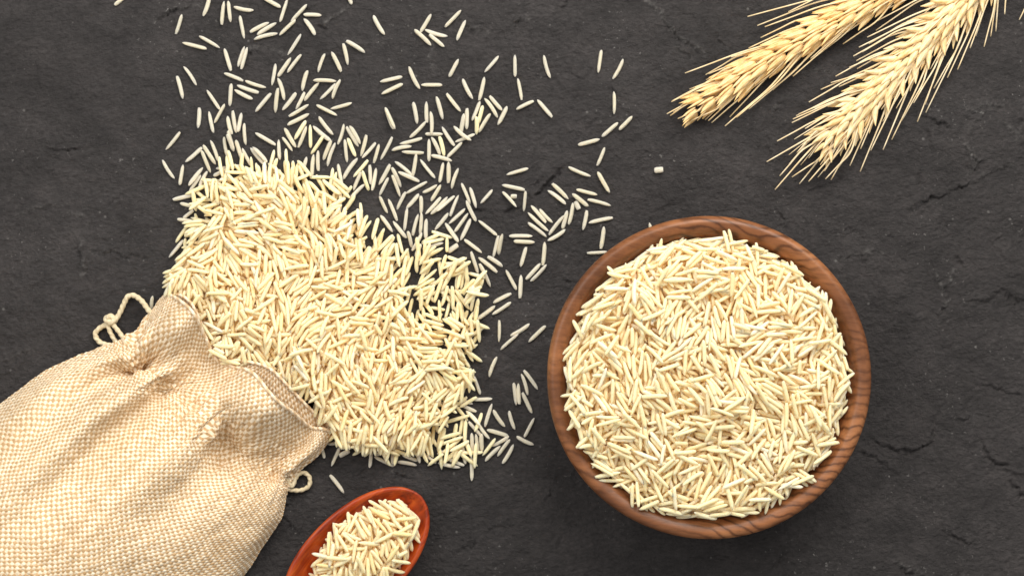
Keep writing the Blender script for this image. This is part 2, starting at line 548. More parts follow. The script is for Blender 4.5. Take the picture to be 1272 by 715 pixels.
for pts, dep, lip, wd, scf in MARKS:
    pts = np.array(pts, float)
    pad = 26
    bx0, by0 = (pts.min(0) - pad - [X0, Y0]).astype(int)
    bx1, by1 = (pts.max(0) + pad - [X0, Y0]).astype(int)
    bx0, by0, bx1, by1 = max(bx0, 0), max(by0, 0), min(bx1, NX), min(by1, NY)
    if bx1 - bx0 < 4 or by1 - by0 < 4:
        continue
    sl = (slice(by0, by1), slice(bx0, bx1))
    gx = PXX[sl] + warp_x[sl]
    gy = PYY[sl] + warp_y[sl]
    bd = np.full(gx.shape, 1e9)
    bs = np.zeros(gx.shape)
    bt = np.zeros(gx.shape)
    tot = len(pts) - 1
    for k in range(tot):
        a, b_ = pts[k], pts[k + 1]
        d = b_ - a
        t = np.clip(((gx - a[0]) * d[0] + (gy - a[1]) * d[1]) / (d @ d), 0, 1)
        ex, ey = gx - (a[0] + t * d[0]), gy - (a[1] + t * d[1])
        dd = np.hypot(ex, ey)
        sg = np.sign(d[0] * ey - d[1] * ex)
        u = dd < bd
        bd = np.where(u, dd, bd)
        bs = np.where(u, sg, bs)
        bt = np.where(u, (k + t) / tot, bt)
    fade = np.clip(4 * bt, 0.25, 1) * np.clip(4 * (1 - bt), 0.25, 1) * np.clip(1 + 0.35 * jag[sl], 0.3, 1.7)
    g = np.exp(-(bd / wd) ** 2) * fade
    lipm = np.exp(-((bd - 2.6) / 4.5) ** 2) * (bs < 0) * fade
    ht[sl] += -dep * 2.0 * g + lip * lipm * 1.5
    scuff[sl] = np.maximum(scuff[sl], scf * np.exp(-((bd - 2.0) / 2.4) ** 2) * (bs < 0) * np.clip(0.6 + 0.6 * jag[sl], 0, 1.4))

STEP = 1.45
gx = np.arange(0, NX - 1, STEP)
gy = np.arange(0, NY - 1, STEP)
ext = 40 * (1.45 ** np.arange(1, 13))
xs = np.r_[gx[0] - ext[::-1], gx, gx[-1] + ext]
ys = np.r_[gy[0] - ext[::-1], gy, gy[-1] + ext]


def bil(A, yy, xx):
    yy = np.clip(yy, 0, NY - 1.001)
    xx = np.clip(xx, 0, NX - 1.001)
    iy, ix = yy.astype(int), xx.astype(int)
    fy, fx = (yy - iy)[:, None], (xx - ix)[None, :]
    a = A[np.ix_(iy, ix)]; b_ = A[np.ix_(iy, ix + 1)]; c = A[np.ix_(iy + 1, ix)]; d = A[np.ix_(iy + 1, ix + 1)]
    return (a * (1 - fx) + b_ * fx) * (1 - fy) + (c * (1 - fx) + d * fx) * fy


hz = bil(ht, ys, xs)
sz = bil(scuff, ys, xs)
wx = (xs + X0 - 636) * S
wy = (357.5 - ys - Y0) * S
VX, VY = np.meshgrid(wx, wy)
F = grid_faces(len(ys), len(xs))[:, ::-1]
me = mesh_from('table_top', np.stack([VX, VY, hz * MM], -1).reshape(-1, 3), F, attrs={'scuff': sz})
table = link('table_top', me, M_TABLE)
tag(table, 'dark grey trowelled plaster surface with cracks and pale scuffs under everything', 'table top', kind='structure')
print('table', len(F) * 2)

# ------------------------------------------------------------------ rice: grain shapes and a settling height map (mm, photo-pixel cells)
RINGS, SIDES = 9, 8


def grain_shape(seed, broken=False):
    r = np.random.default_rng(seed)
    t = np.linspace(-1, 1, RINGS)
    t = np.sign(t) * np.abs(t) ** 0.52
    sharp0, sharp1 = r.uniform(2.8, 4.6), r.uniform(4.5, 9)
    rad = np.where(t < 0, (1 - np.abs(t) ** sharp0), (1 - np.abs(t) ** sharp1))
    rad = np.clip(rad, 0, 1) ** 0.6
    rad[0], rad[-1] = 0.24, 0.36 if r.random() < 0.6 else 0.6
    if broken:
        rad = np.array([0.62, 0.86, 0.95, 1, 1, 1, 0.97, 0.92, 0.8])
    bend = r.normal(0, 0.10)
    th = np.linspace(0, 2 * np.pi, SIDES, endpoint=False)
    V = []
    skew = r.uniform(-0.25, 0.25)
    for i, ti in enumerate(t):
        rid = 1 + 0.05 * np.cos(3 * th + 0.5)
        y = np.cos(th) * rad[i] * rid + bend * (1 - ti * ti) * 2.0
        z = np.sin(th) * rad[i] * rid
        x = np.full(SIDES, ti) + (skew * np.cos(th) * 0.18 if i in (RINGS - 1, RINGS - 2) else 0)
        V.append(np.stack([x, y, z], -1))
    V = np.concatenate(V)
    V = np.vstack([V, [[t[0] - 0.012, 0, 0], [t[-1] + 0.004, 0, 0]]])
    F = grid_faces(RINGS, SIDES, closed=True)
    j = np.arange(SIDES); j2 = (j + 1) % SIDES
    c0 = RINGS * SIDES
    T = np.vstack([F[:, [0, 2, 1]], F[:, [0, 3, 2]],
                   np.stack([np.full(SIDES, c0), j, j2], -1),
                   np.stack([np.full(SIDES, c0 + 1), (RINGS - 1) * SIDES + j2, (RINGS - 1) * SIDES + j], -1)])
    return V, T


SHAPES = [grain_shape(100 + k) for k in range(12)] + [grain_shape(300, True)]
NVG, TRI = len(SHAPES[0][0]), SHAPES[0][1]
H = ht.copy()
TS = np.linspace(-1, 1, 15)
PROF = np.clip(1 - np.abs(TS) ** 3.6, 0, 1) ** 0.6
SLOPES = np.linspace(-0.85, 0.85, 29)
TT, SSG = np.meshgrid(np.linspace(-1, 1, 25), np.linspace(-1, 1, 7))
TOPP = np.clip(1 - np.abs(TT) ** 3.6, 0, 1) ** 0.6
TOPM = TOPP * np.sqrt(np.clip(1 - SSG ** 2, 0, 1))


def hget(x, y):
    ix = np.clip((x - X0 + 0.5).astype(int), 0, NX - 1)
    iy = np.clip((y - Y0 + 0.5).astype(int), 0, NY - 1)
    return H[iy, ix]


class Grain:
    __slots__ = ('x', 'y', 'z', 'ang', 'slope', 'L', 'W', 'T', 'roll', 'shape', 'tint')


def rest(x, y, ang, L, W, T, maxslope):
    """x, y, L in table pixels; ang counter-clockwise as seen: how the grain would lie on the height map"""
    ca, sa = math.cos(ang), -math.sin(ang)            # photo y runs down
    h = np.full(15, -9.0)
    for s in (-0.30, 0, 0.30):
        h = np.maximum(h, hget(x + ca * TS * L / 2 - sa * s * W, y + sa * TS * L / 2 + ca * s * W))
    a = h + T / 2 * PROF
    tm = TS * L / 2 * 0.3
    sl = SLOPES[np.abs(SLOPES) <= maxslope]
    z0 = (a[None, :] - sl[:, None] * tm[None, :]).max(1)
    k = int(z0.argmin())
    return sl[k], z0[k]


def settle(x, y, ang, L, W=None, T=None, maxslope=0.42, sink=0.14, tries=()):
    g = Grain()
    W = rng.uniform(4.4, 5.6) if W is None else W
    T = rng.uniform(3.8, 4.7) * 0.3 if T is None else T
    best = None
    for da in (0.0, *tries):
        sl_, z_ = rest(x, y, ang + da, L, W, T, maxslope)
        if best is None or z_ < best[1] - 0.02:
            best = (sl_, z_, ang + da)
    slope, z, ang = best
    z -= sink
    ca, sa = math.cos(ang), -math.sin(ang)
    zz = z + slope * TT * L / 2 * 0.3 + T / 2 * TOPM
    cx = (x + ca * TT * L / 2 - sa * SSG * W / 2 - X0 + 0.5).astype(int)
    cy = (y + sa * TT * L / 2 + ca * SSG * W / 2 - Y0 + 0.5).astype(int)
    ok = (cx >= 0) & (cx < NX) & (cy >= 0) & (cy < NY)
    np.maximum.at(H, (cy[ok], cx[ok]), zz[ok])
    g.x, g.y, g.z, g.ang, g.slope, g.L, g.W, g.T = x, y, z, ang, slope, L, W, T
    g.roll = rng.normal(0, 0.35)
    g.shape = int(12 if L < 17 else rng.integers(12))
    g.tint = float(np.clip(rng.normal(0.42, 0.2), 0, 1))
    return g


def grain_matrix(g):
    """rotation columns + location, metres; the shape is scaled by L/2, W/2, T/2"""
    c = math.sqrt(1 + g.slope ** 2)
    d = np.array([math.cos(g.ang) / c, math.sin(g.ang) / c, g.slope / c])
    s = np.cross([0, 0, 1], d); s /= np.linalg.norm(s)
    u = np.cross(d, s)
    cr, sr = math.cos(g.roll), math.sin(g.roll)
    s, u = s * cr + u * sr, u * cr - s * sr
    R = np.stack([d * g.L * S / 2 * c ** 0.3, s * g.W * S / 2, u * g.T * MM / 2], 1)
    loc = np.array([(g.x - 636) * S, (357.5 - g.y) * S, g.z * MM])
    return R, loc


def heap_mesh(name, grains, extra=None):
    n = len(grains)
    V = np.empty((n, NVG, 3), np.float32)
    for i, g in enumerate(grains):
        R, loc = grain_matrix(g)
        V[i] = SHAPES[g.shape][0] @ R.T + loc
    Fs = (TRI[None] + (np.arange(n) * NVG)[:, None, None]).reshape(-1, 3)
    tint = np.repeat([g.tint for g in grains], NVG)
    V = V.reshape(-1, 3)
    if extra is not None:
        ev, ef = extra
        Fs = np.vstack([Fs, ef + len(V)])
        V = np.vstack([V, ev])
        tint = np.r_[tint, np.full(len(ev), 0.3)]
    return mesh_from(name, V, Fs, attrs={'tint': tint})


# ------------------------------------------------------------------ traced grains: (crop origin, scale) and end points in that crop
Z8 = 7.944
TR = [
 (190, 0, Z8, [(560,-40,497,160),(290,150,228,338),(705,20,680,245),(748,20,768,220),(805,70,993,105),(860,162,903,382),(965,322,1145,228),(1032,345,1218,232),(1003,395,1228,338),(1085,-20,1260,75),(462,360,660,475),(295,425,530,485),(708,485,772,700),(905,465,842,660),(935,475,878,685)]),
 (330, 0, Z8, [(215,-5,145,220),(410,52,258,210),(378,150,550,155),(380,190,490,350),(298,205,140,352),(350,345,222,545),(250,575,125,758),(350,545,218,718),(100,635,65,845),(585,535,520,715),(652,518,745,708),(768,435,812,642),(800,408,980,522),(1065,158,1175,345),(785,-110,850,45)]),
 (190, 80, Z8, [(305,25,425,205),(240,120,298,340),(707,92,890,165),(915,165,1115,230),(835,210,1042,280),(810,255,982,345),(775,195,760,412),(535,258,660,445),(710,398,610,580),(460,432,450,630),(555,468,600,675),(1165,290,1015,468),(740,515,780,690),(790,462,825,675),(875,482,845,668),(905,585,920,795),(270,672,130,842),(1015,680,1210,795),(748,660,790,800)]),
 (330, 80, Z8, [(122,140,182,352),(125,240,97,475),(300,285,168,452),(415,65,365,262),(385,278,300,445),(525,185,385,358),(690,195,540,345),(475,160,698,170),(740,158,660,340),(645,440,850,385),(505,405,705,505),(425,400,235,515),(428,490,218,595),(528,520,668,695),(400,562,290,742),(405,615,325,820),(440,600,445,825),(470,612,640,755),(772,592,712,788),(800,620,915,810),(835,612,935,785),(192,632,300,818),(1185,432,1262,640)]),
 (330, 160, Z8, [(168,88,265,220),(130,110,142,305),(570,75,448,250),(650,122,570,310),(690,145,612,370),(520,218,522,415),(475,255,460,470),(785,110,805,330),(815,95,890,275),(995,65,940,270),(1085,140,955,288),(1120,155,1068,338),(1250,85,1135,305),(908,298,770,498),(1010,312,868,475),(950,430,870,608),(960,415,1020,610),(1028,360,1040,550),(1090,388,1055,610),(1228,355,1120,550),(1210,485,1125,655),(975,550,840,690),(715,350,760,560),(665,390,630,600),(700,430,670,610),(405,280,350,460),(115,295,30,520),(190,315,215,490),(270,320,280,560),(325,330,300,530),(850,568,745,700)]),
 (190, 160, Z8, [(100,310,215,490),(300,358,268,555),(485,188,325,328),(485,215,570,432),(500,165,620,350),(572,118,645,318),(475,460,362,618),(495,385,362,560),(540,425,460,600),(705,85,740,282),(745,60,800,228),(820,115,885,310),(885,195,980,375),(630,390,860,360),(600,465,740,400),(525,520,620,690),(205,700,415,648),(420,610,520,690),(965,190,1110,360),(990,185,1130,335),(745,380,765,630),(1020,340,1065,530)]),
 (190, 240, Z8, [(270,100,405,135),(400,170,305,245),(250,258,400,275),(315,415,415,395),(300,465,160,632),(325,445,335,655),(325,670,300,800)]),
 (470, 0, Z8, [(520,145,415,320),(358,300,520,450),(505,345,650,465),(465,295,680,360),(815,108,658,268),(860,205,775,398),(790,590,700,760),(1185,560,1050,715)]),
 (470, 80, Z8, [(20,175,235,125),(35,295,240,195),(308,28,410,242),(425,205,628,205),(70,432,168,642),(345,378,383,585),(475,372,480,575),(465,688,635,690),(515,470,522,690),(575,322,635,542),(675,292,812,465),(833,148,930,340),(1045,130,995,355),(1048,340,1172,525),(1100,318,1220,455),(1270,420,1180,598),(1030,410,985,590),(1000,370,925,555),(970,520,968,695),(875,438,872,640),(845,490,810,690),(1105,490,995,672),(470,565,312,722),(760,765,950,690),(750,615,915,752),(630,620,750,803)]),
 (470, 160, Z8, [(215,150,430,95),(135,215,325,178),(235,228,445,238),(500,105,500,320),(525,85,608,260),(605,80,650,270),(525,265,725,318),(825,135,680,280),(375,250,340,468),(165,325,330,460),(415,305,560,485),(640,335,605,530),(692,330,690,535),(790,395,725,590),(135,385,222,575),(140,460,215,670),(200,430,405,520),(478,525,275,638),(578,555,440,630),(615,555,520,710),(820,540,905,740),(905,580,965,780),(1125,605,1010,735)]),
 (470, 240, Z8, [(15,30,90,195),(100,60,185,270),(270,-10,185,160),(400,10,278,150),(285,155,258,370),(420,30,420,205),(395,210,340,415),(428,195,412,400),(475,255,470,445),(680,38,520,205),(615,42,468,205),(750,28,580,180),(790,22,710,225),(690,200,560,360),(855,155,698,300),(885,198,755,380),(910,255,812,462),(868,75,965,275),(530,378,730,440),(660,295,790,480),(605,408,430,490),(650,450,435,500),(640,490,440,552),(640,540,455,640),(785,510,690,575),(678,435,678,580),(850,458,1020,585),(990,270,1170,415),(1185,420,1135,628),(1225,400,1185,608),(25,220,140,380),(148,278,278,440),(295,375,330,540),(425,500,370,632),(430,390,335,565),(915,578,985,788),(990,635,1170,778),(1080,625,1225,722),(680,625,890,705)]),
 (470, 320, Z8, [(1000,60,1105,285),(1045,200,865,385),(1040,215,930,385),(880,150,1050,195),(945,375,915,525),(880,520,810,700),(945,530,850,705),(1150,475,975,605),(490,260,615,235),(840,95,815,310),(885,185,840,370),(600,30,635,250),(775,80,640,290),(430,265,560,440),(610,310,440,405),(615,330,825,325),(510,490,655,515),(630,555,485,660),(430,430,545,570),(710,545,800,705),(435,480,445,700),(400,510,375,690)]),
 (610, 190, Z8, [(155,215,365,155),(110,318,330,365),(195,430,250,430),(115,385,250,535),(340,378,322,575),(765,140,980,230),(1055,190,1168,390),(845,360,1045,412),(955,460,1178,520),(605,305,760,455),(560,372,735,505),(830,480,865,555),(800,405,955,528),(805,495,765,705),(750,570,705,745),(480,555,605,685),(395,520,540,685),(945,570,905,760),(965,690,1198,640),(365,690,545,825),(365,590,560,768),(715,620,570,805)]),
 (610, 270, Z8, [(730,120,560,225),(180,185,405,185),(225,235,428,245),(345,295,292,485),(528,245,510,470),(485,455,345,610),(545,465,390,628),(148,520,250,710),(295,570,285,795),(1112,92,1082,308),(950,352,1145,340)]),
 (570, 350, Z8, [(340,205,515,115),(512,200,330,320),(398,378,395,588),(695,412,510,525),(585,515,412,665),(855,432,690,590),(240,425,145,600),(20,520,212,420),(185,615,50,710)]),
 (550, 430, Z8, [(535,105,460,300),(305,285,370,470),(285,522,485,515),(700,358,725,575),(745,365,755,565),(775,272,835,475),(800,235,935,420),(785,455,880,655),(485,565,415,788),(500,625,613,788),(655,635,712,815),(120,488,295,565),(130,545,330,640),(215,260,75,495),(280,215,150,410),(215,205,60,280),(100,20,265,205)]),
 (530, 510, Z8, [(1060,70,965,255),(890,250,1055,330),(595,185,798,245),(810,250,650,345),(820,280,700,445),(855,330,748,515),(725,345,578,490),(678,270,550,440),(415,105,545,250),(500,105,620,270),(540,220,545,400),(485,225,505,425),(445,215,450,415),(440,455,445,685),(115,510,330,555),(175,450,370,535),(350,330,385,520),(320,345,105,420)]),
 (620, 50, 5.106, [(100,98,102,232),(285,100,325,240),(118,245,143,380),(110,440,218,388),(243,380,335,488),(648,65,628,208),(785,122,720,245),(728,330,728,470),(752,525,653,612),(842,485,760,568),(502,665,635,630),(668,682,622,795)]),
 (390, 510, Z8, [(70,330,105,465),(260,350,175,540),(350,390,255,440),(560,375,550,555),(830,500,1015,535),(320,300,520,370),(140,325,270,300),(605,440,765,350),(600,450,790,545),(790,350,780,520),(870,430,1020,490),(1010,340,1045,510),(1100,430,1205,510)]),
 (380, 570, Z8, [(240,155,375,330)]),
 (0, 0, 1.0, [(143,7,157,-5),(190.6,367.4,188.7,384),(217,352,219,366),(219,347,225,358),(806.5,277,812,300),(812,212,824,211)]),
]
TRACED = []
for ox, oy, sc, rows in TR:
    for x1, y1, x2, y2 in rows:
        TRACED.append((ox + x1 / sc, oy + y1 / sc, ox + x2 / sc, oy + y2 / sc))


def inside(poly, x, y):
    x = np.asarray(x, float); y = np.asarray(y, float)
    r = np.zeros(np.broadcast(x, y).shape, bool)
    p = np.array(poly, float)
    for (xa, ya), (xb, yb) in zip(p, np.roll(p, -1, 0)):
        c = ((ya > y) != (yb > y)) & (x < (xb - xa) * (y - ya) / (yb - ya + 1e-12) + xa)
        r ^= c
    return r


# heap outline (photo pixels): thick part, and the thinner skirt where the dark table still shows between grains
CORE = [(219, 362), (224, 332), (231, 300), (238, 262), (252, 236), (275, 222), (305, 208), (350, 204), (388, 220), (406, 245), (422, 276), (442, 308), (468, 338), (498, 366), (525, 392), (548, 416), (568, 446), (572, 476), (563, 508), (564, 534), (540, 554), (500, 559), (450, 552), (422, 546), (410, 524), (386, 497), (362, 472), (341, 452), (318, 444), (294, 446), (279, 442), (266, 424), (256, 400), (242, 380), (229, 366)]
SKIRT = [(390, 216), (418, 222), (446, 250), (472, 286), (500, 300), (545, 312), (580, 322), (602, 345), (600, 392), (594, 440), (592, 462), (578, 490), (552, 480), (548, 445), (505, 395), (455, 345), (412, 292), (385, 240)]

loose = []          # (grain, x, y) -> individual objects
heap = []
for x1, y1, x2, y2 in TRACED:
    cx, cy = (x1 + x2) / 2, (y1 + y2) / 2
    L = math.hypot(x2 - x1, y2 - y1)
    ang = math.atan2(-(y2 - y1), x2 - x1)
    if rng.random() < 0.5:
        ang += math.pi
    W = None
    if L < 15:
        W = 6.6
    if (abs(cx - 818) < 2 and abs(cy - 211.5) < 3):
        L, W = 10.5, 7.5
    g = settle(cx, cy, ang, L + 0.6, W, maxslope=0.5, sink=0.03)
    dense = bool(inside(CORE, cx, cy)) or bool(inside(SKIRT, cx, cy))
    (heap if dense else loose).append(g)
print('traced', len(TRACED), 'loose', len(loose), 'heap', len(heap))
if len(loose) > 300:
    order = sorted(loose, key=lambda g: -(len([1 for o in loose if abs(o.x - g.x) + abs(o.y - g.y) < 22])))
    extra_n = len(loose) - 300
    drop = set(map(id, order[:extra_n]))
    heap += [g for g in loose if id(g) in drop]
    loose = [g for g in loose if id(g) not in drop]

# ------------------------------------------------------------------ heap poured from the sack


def blur(A, r):
    k = np.exp(-0.5 * (np.arange(-3 * r, 3 * r + 1) / r) ** 2)
    k /= k.sum()
    A = np.apply_along_axis(lambda v: np.convolve(v, k, 'same'), 0, A)
    return np.apply_along_axis(lambda v: np.convolve(v, k, 'same'), 1, A)


cx_, cy_ = PXX.astype(float), PYY.astype(float)
wob1 = blur(rng.random((NY // 4 + 1, NX // 4 + 1)) - 0.5, 4)
wob1 = np.kron(wob1 / wob1.std(), np.ones((4, 4)))[:NY, :NX]
core_m = inside(CORE, cx_ + 5 * wob1, cy_ - 5 * wob1)
skirt_m = inside(SKIRT, cx_, cy_)
soft = blur(core_m.astype(float)[::4, ::4], 6)
soft = np.kron(soft, np.ones((4, 4)))[:NY, :NX]
if soft.shape != core_m.shape:
    soft = np.pad(soft, ((0, NY - soft.shape[0]), (0, NX - soft.shape[1])), mode='edge')
dist_mouth = (cx_ - 310) * 0.634 + (cy_ - 450) * -0.772        # distance in front of the sack's mouth
ridge = np.exp(-((dist_mouth - 15) / 95.0) ** 2)
target = np.where(core_m, 0.55 + np.maximum(soft ** 1.6, 0.75 * (dist_mouth < 30)) * (1.65 + 6.8 * ridge), 0)
lump = blur(rng.random((NY // 4 + 1, NX // 4 + 1)) - 0.5, 4)
lump = np.kron(lump / lump.std(), np.ones((4, 4)))[:NY, :NX]
target += np.where(core_m, 0.9 * lump * np.clip(soft * 1.5 - 0.4, 0, 1), 0)
gap = blur(rng.random((NY // 2 + 1, NX // 2 + 1)) - 0.5, 6)
edge = np.clip((0.86 - soft) / 0.42, 0, 1) * (dist_mouth > 45)
gap = np.kron(gap / gap.std(), np.ones((2, 2)))[:NY, :NX]
thin = np.clip((2.8 - target) / 1.6, 0, 1)
target = np.where(core_m & (gap > 2.6 - 0.5 * thin - 2.3 * edge), 0.0, target)
HEM = spline(np.array([(207, 364), (221, 371), (238, 386), (252, 408), (264, 434), (276, 450), (295, 453), (316, 450), (337, 458), (357, 477), (380, 501), (402, 521), (414, 534), (398, 560), (370, 588)], float), 160)
hemd = np.full((NY, NX), 99.0)
for hx, hy_ in HEM:
    a_, b_ = int(hy_ - Y0), int(hx - X0)
    sl_ = (slice(a_ - 16, a_ + 17), slice(b_ - 16, b_ + 17))
    hemd[sl_] = np.minimum(hemd[sl_], np.hypot(PXX[sl_] - hx, PYY[sl_] - hy_))
core_m &= hemd > 3
target = np.where(core_m, target, 0)
core_h = np.clip(target - 4.2, 0, None) * core_m
core_h = np.where(core_h > 0.3, core_h, -1)
H = np.where(core_h > 0, np.maximum(H, core_h), H)
angn = blur(rng.random((NY // 4 + 1, NX // 4 + 1)) - 0.5, 5)
angn = np.kron(angn / angn.std(), np.ones((4, 4)))[:NY, :NX]


def hy(x, y):
    return int(np.clip(y - Y0, 0, NY - 1)), int(np.clip(x - X0, 0, NX - 1))


def pour(n, mask, target, k, ang_fn, stop, L_mu=27.2, accept=None, maxslope=0.36):
    out = []
    ys_, xs_ = np.nonzero(mask)
    for _ in range(n):
        pick = rng.integers(len(ys_), size=k)
        py, px = ys_[pick], xs_[pick]
        dfc = target[py, px] - H[py, px] + rng.normal(0, 0.25, k)
        b_ = int(dfc.argmax())
        if dfc[b_] < stop:
            continue
        if accept is not None and rng.random() > accept[py[b_], px[b_]]:
            continue
        x, y = px[b_] + X0 + rng.uniform(-.5, .5), py[b_] + Y0 + rng.uniform(-.5, .5)
        L = float(np.clip(rng.normal(L_mu, 2.0), 19, 31))
        if rng.random() < 0.03:
            L *= 0.55
        out.append(settle(x, y, ang_fn(x, y), L, maxslope=maxslope, sink=0.40, tries=(-0.6, -0.4, -0.2, 0.2, 0.4, 0.6)))
    return out


def pile_angle(x, y):
    i, j = hy(x, y)
    base = math.radians(93) + 0.55 * angn[i, j]
    a = rng.normal(base, 0.42)
    if rng.random() < 0.14:
        a = rng.uniform(0, math.pi)
    return a


# skirt: one sparse layer, then the core
ring_m = (soft > 0.24) & (soft < 0.62) & (dist_mouth > 45)
heap += pour(int(1.15 * skirt_m.sum() / 120), skirt_m, np.where(skirt_m, 9.0, 0), 1, pile_angle, 0.1)
heap += pour(int(0.40 * ring_m.sum() / 120), ring_m, np.where(ring_m, 9.0, 0), 1, pile_angle, 0.1)
fringe_m = inside([(566, 482), (586, 490), (598, 520), (602, 552), (586, 572), (540, 574), (480, 569), (425, 557), (432, 546), (540, 548), (562, 528)], cx_, cy_)
heap += pour(75, fringe_m, np.where(fringe_m, 1.3, 0), 2, pile_angle, 0.5)
heap += pour(3600, core_m, target, 16, pile_angle, 0.15, accept=np.clip(2.6 * soft - 0.45, 0.2, 1) + (dist_mouth < 40))
# a core surface far below the top grains, so the heap is solid
sub = 4
cm = core_h[::sub, ::sub]
vy, vx = cm.shape
gxp, gyp = np.meshgrid(np.arange(vx) * sub + X0, np.arange(vy) * sub + Y0)
zc = np.where(cm > 0, cm, 0)
ok = (cm > 0)
fm = ok[:-1, :-1] & ok[1:, :-1] & ok[:-1, 1:] & ok[1:, 1:]
ii, jj = np.nonzero(fm)
idx = np.full(cm.shape, -1)
used = np.zeros(cm.shape, bool)
for a, b_ in ((0, 0), (0, 1), (1, 0), (1, 1)):
    used[ii + a, jj + b_] = True
idx[used] = np.arange(used.sum())
ev = np.stack([(gxp - 636) * S, (357.5 - gyp) * S, (zc - 0.5) * MM], -1)[used]
q = np.stack([idx[ii, jj], idx[ii + 1, jj], idx[ii + 1, jj + 1], idx[ii, jj + 1]], -1)
ef = np.vstack([q[:, [0, 1, 2]], q[:, [0, 2, 3]]])
ho = link('rice_heap', heap_mesh('rice_heap', heap, (ev, ef)), M_RICE)
tag(ho, 'large heap of pale long rice grains poured out of the sack mouth', 'rice heap', kind='stuff')
print('heap grains', len(heap))

# ------------------------------------------------------------------ bowl
BZ = 33.0
BC = P(881.5, 469, BZ * MM)
f_ = (D - BZ * MM) / D
RO = 201.5 * 0.3 * f_                                  # outer rim radius, mm
prof = [(0, 0.6), (20, 0.6), (27, 0.2), (29, 1.0), (31, 3.0), (40, 6.5), (48.5, 13), (54.2, 20), (57.0, 25.5), (58.0, 29), (57.8, 31.2), (57.0, 32.4), (55.9, 33.0), (54.6, 32.9), (52.9, 32.2), (51.6, 30.6), (50.2, 27.5), (48.9, 24), (46.5, 18), (43, 12), (34, 8), (20, 5.6), (0, 5)]
prof = np.array([(r * RO / 58.0, z) for r, z in prof])
pp = spline(prof, 90)
pp[:, 0] = np.clip(pp[:, 0], 0, None)
NS = 128
th = np.linspace(0, 2 * np.pi, NS, endpoint=False)
wob = 1 + 0.0025 * np.cos(2 * th + 0.6) + 0.0012 * np.cos(5 * th)
V = np.stack([pp[:, 0][:, None] * (np.cos(th) * wob)[None], pp[:, 0][:, None] * (np.sin(th) * wob)[None],
              np.repeat(pp[:, 1][:, None], NS, 1)], -1).reshape(-1, 3) * MM
F = grid_faces(len(pp), NS, closed=True)
bowl = link('bowl', mesh_from('bowl', V, F), M_WOOD, None, Matrix.Translation((BC[0], BC[1], 0.0002)))
tag(bowl, 'round walnut wood bowl with dark grain heaped full of rice', 'bowl')

# table-space pixel centre of the bowl and its inner wall in the height map
bx, by = BC[0] / S + 636, 357.5 - BC[1] / S
rad = np.hypot(cx_ - bx, cy_ - by) * 0.3
inner = pp[np.argmax(pp[:, 1]):]
rin, zin = inner[::-1, 0], inner[::-1, 1]
wall = np.interp(rad, np.maximum.accumulate(rin), zin)
inb = rad < RO - 2
H = np.where(inb, wall, H)
H = np.where((rad >= RO - 2) & (rad < RO + 1), 33, H)
# rice surface: domed; the photograph shows its edge at about 178 px around (878, 469.5)
RR = 181 * 0.3 * (D - 0.029) / D
rc = P(877.6, 469.5, 0.030)
rx, ry = rc[0] / S + 636, 357.5 - rc[1] / S
rr = np.hypot(cx_ - rx, cy_ - ry) * 0.3
dome = 29.3 + 7.2 * (1 - np.clip(rr / RR, 0, 1) ** 2.4)
lump2 = blur(rng.random((NY // 4 + 1, NX // 4 + 1)) - 0.5, 6)
lump2 = np.kron(lump2 / lump2.std(), np.ones((4, 4)))[:NY, :NX]
dome = dome + 0.7 * lump2
bm = (rr < RR - 2.6) & (rad < 51.2 * RO / 58)
btarget = np.where(bm, dome, 0)
bcore = np.where(rr < RR - 2.0, dome - 4.4, -1)
H = np.where(bm & (bcore > H), bcore, H)
angb = blur(rng.random((NY // 4 + 1, NX // 4 + 1)) - 0.5, 5)
angb = np.kron(angb / angb.std(), np.ones((4, 4)))[:NY, :NX]


def bowl_angle(x, y):
    i, j = hy(x, y)
    a = math.radians(95) + 0.95 * angb[i, j] + rng.normal(0, 0.5)
    if rng.random() < 0.2:
        a = rng.uniform(0, math.pi)
    if rr[i, j] > 0.86 * RR:
        a = math.atan2(-(y - ry), x - rx) + math.pi / 2 + rng.normal(0, 0.55)
    return a


bowl_g = pour(3200, bm, btarget, 22, bowl_angle, 0.1, 29, maxslope=0.28)
bs_ = 6
bcm = np.where(bm, np.maximum(bcore, wall), -1)[::bs_, ::bs_]
ok = bcm > 0
fm = ok[:-1, :-1] & ok[1:, :-1] & ok[:-1, 1:] & ok[1:, 1:]
ii, jj = np.nonzero(fm)
used = np.zeros(bcm.shape, bool)
for a, b_ in ((0, 0), (0, 1), (1, 0), (1, 1)):
    used[ii + a, jj + b_] = True
idx = np.full(bcm.shape, -1)
idx[used] = np.arange(used.sum())
gxp, gyp = np.meshgrid(np.arange(bcm.shape[1]) * bs_ + X0, np.arange(bcm.shape[0]) * bs_ + Y0)
ev = np.stack([(gxp - 636) * S, (357.5 - gyp) * S, (bcm - 0.5) * MM], -1)[used]
q = np.stack([idx[ii, jj], idx[ii + 1, jj], idx[ii + 1, jj + 1], idx[ii, jj + 1]], -1)
ef = np.vstack([q[:, [0, 1, 2]], q[:, [0, 2, 3]]])
bo = link('bowl_rice', heap_mesh('bowl_rice', bowl_g, (ev, ef)), M_RICE)
tag(bo, 'mound of creamy long rice grains filling the round walnut bowl', 'rice', kind='stuff')
print('bowl grains', len(bowl_g))

# ------------------------------------------------------------------ spoon
SPC = P(442, 694, 0.012)
sa = math.atan2(0.69, 0.72)
A_, B_ = 112 * 0.3 * 0.985, 61 * 0.3 * 0.985


def spoon_out(u):
    """half width (mm) at lengthwise u in -1..1 (tip = +1)"""
    w = B_ * np.sqrt(np.clip(1 - np.abs(u) ** 2.1, 0, 1))
    return w


nu, nv = 72, 40
us = -np.cos(np.linspace(0, np.pi, nu))
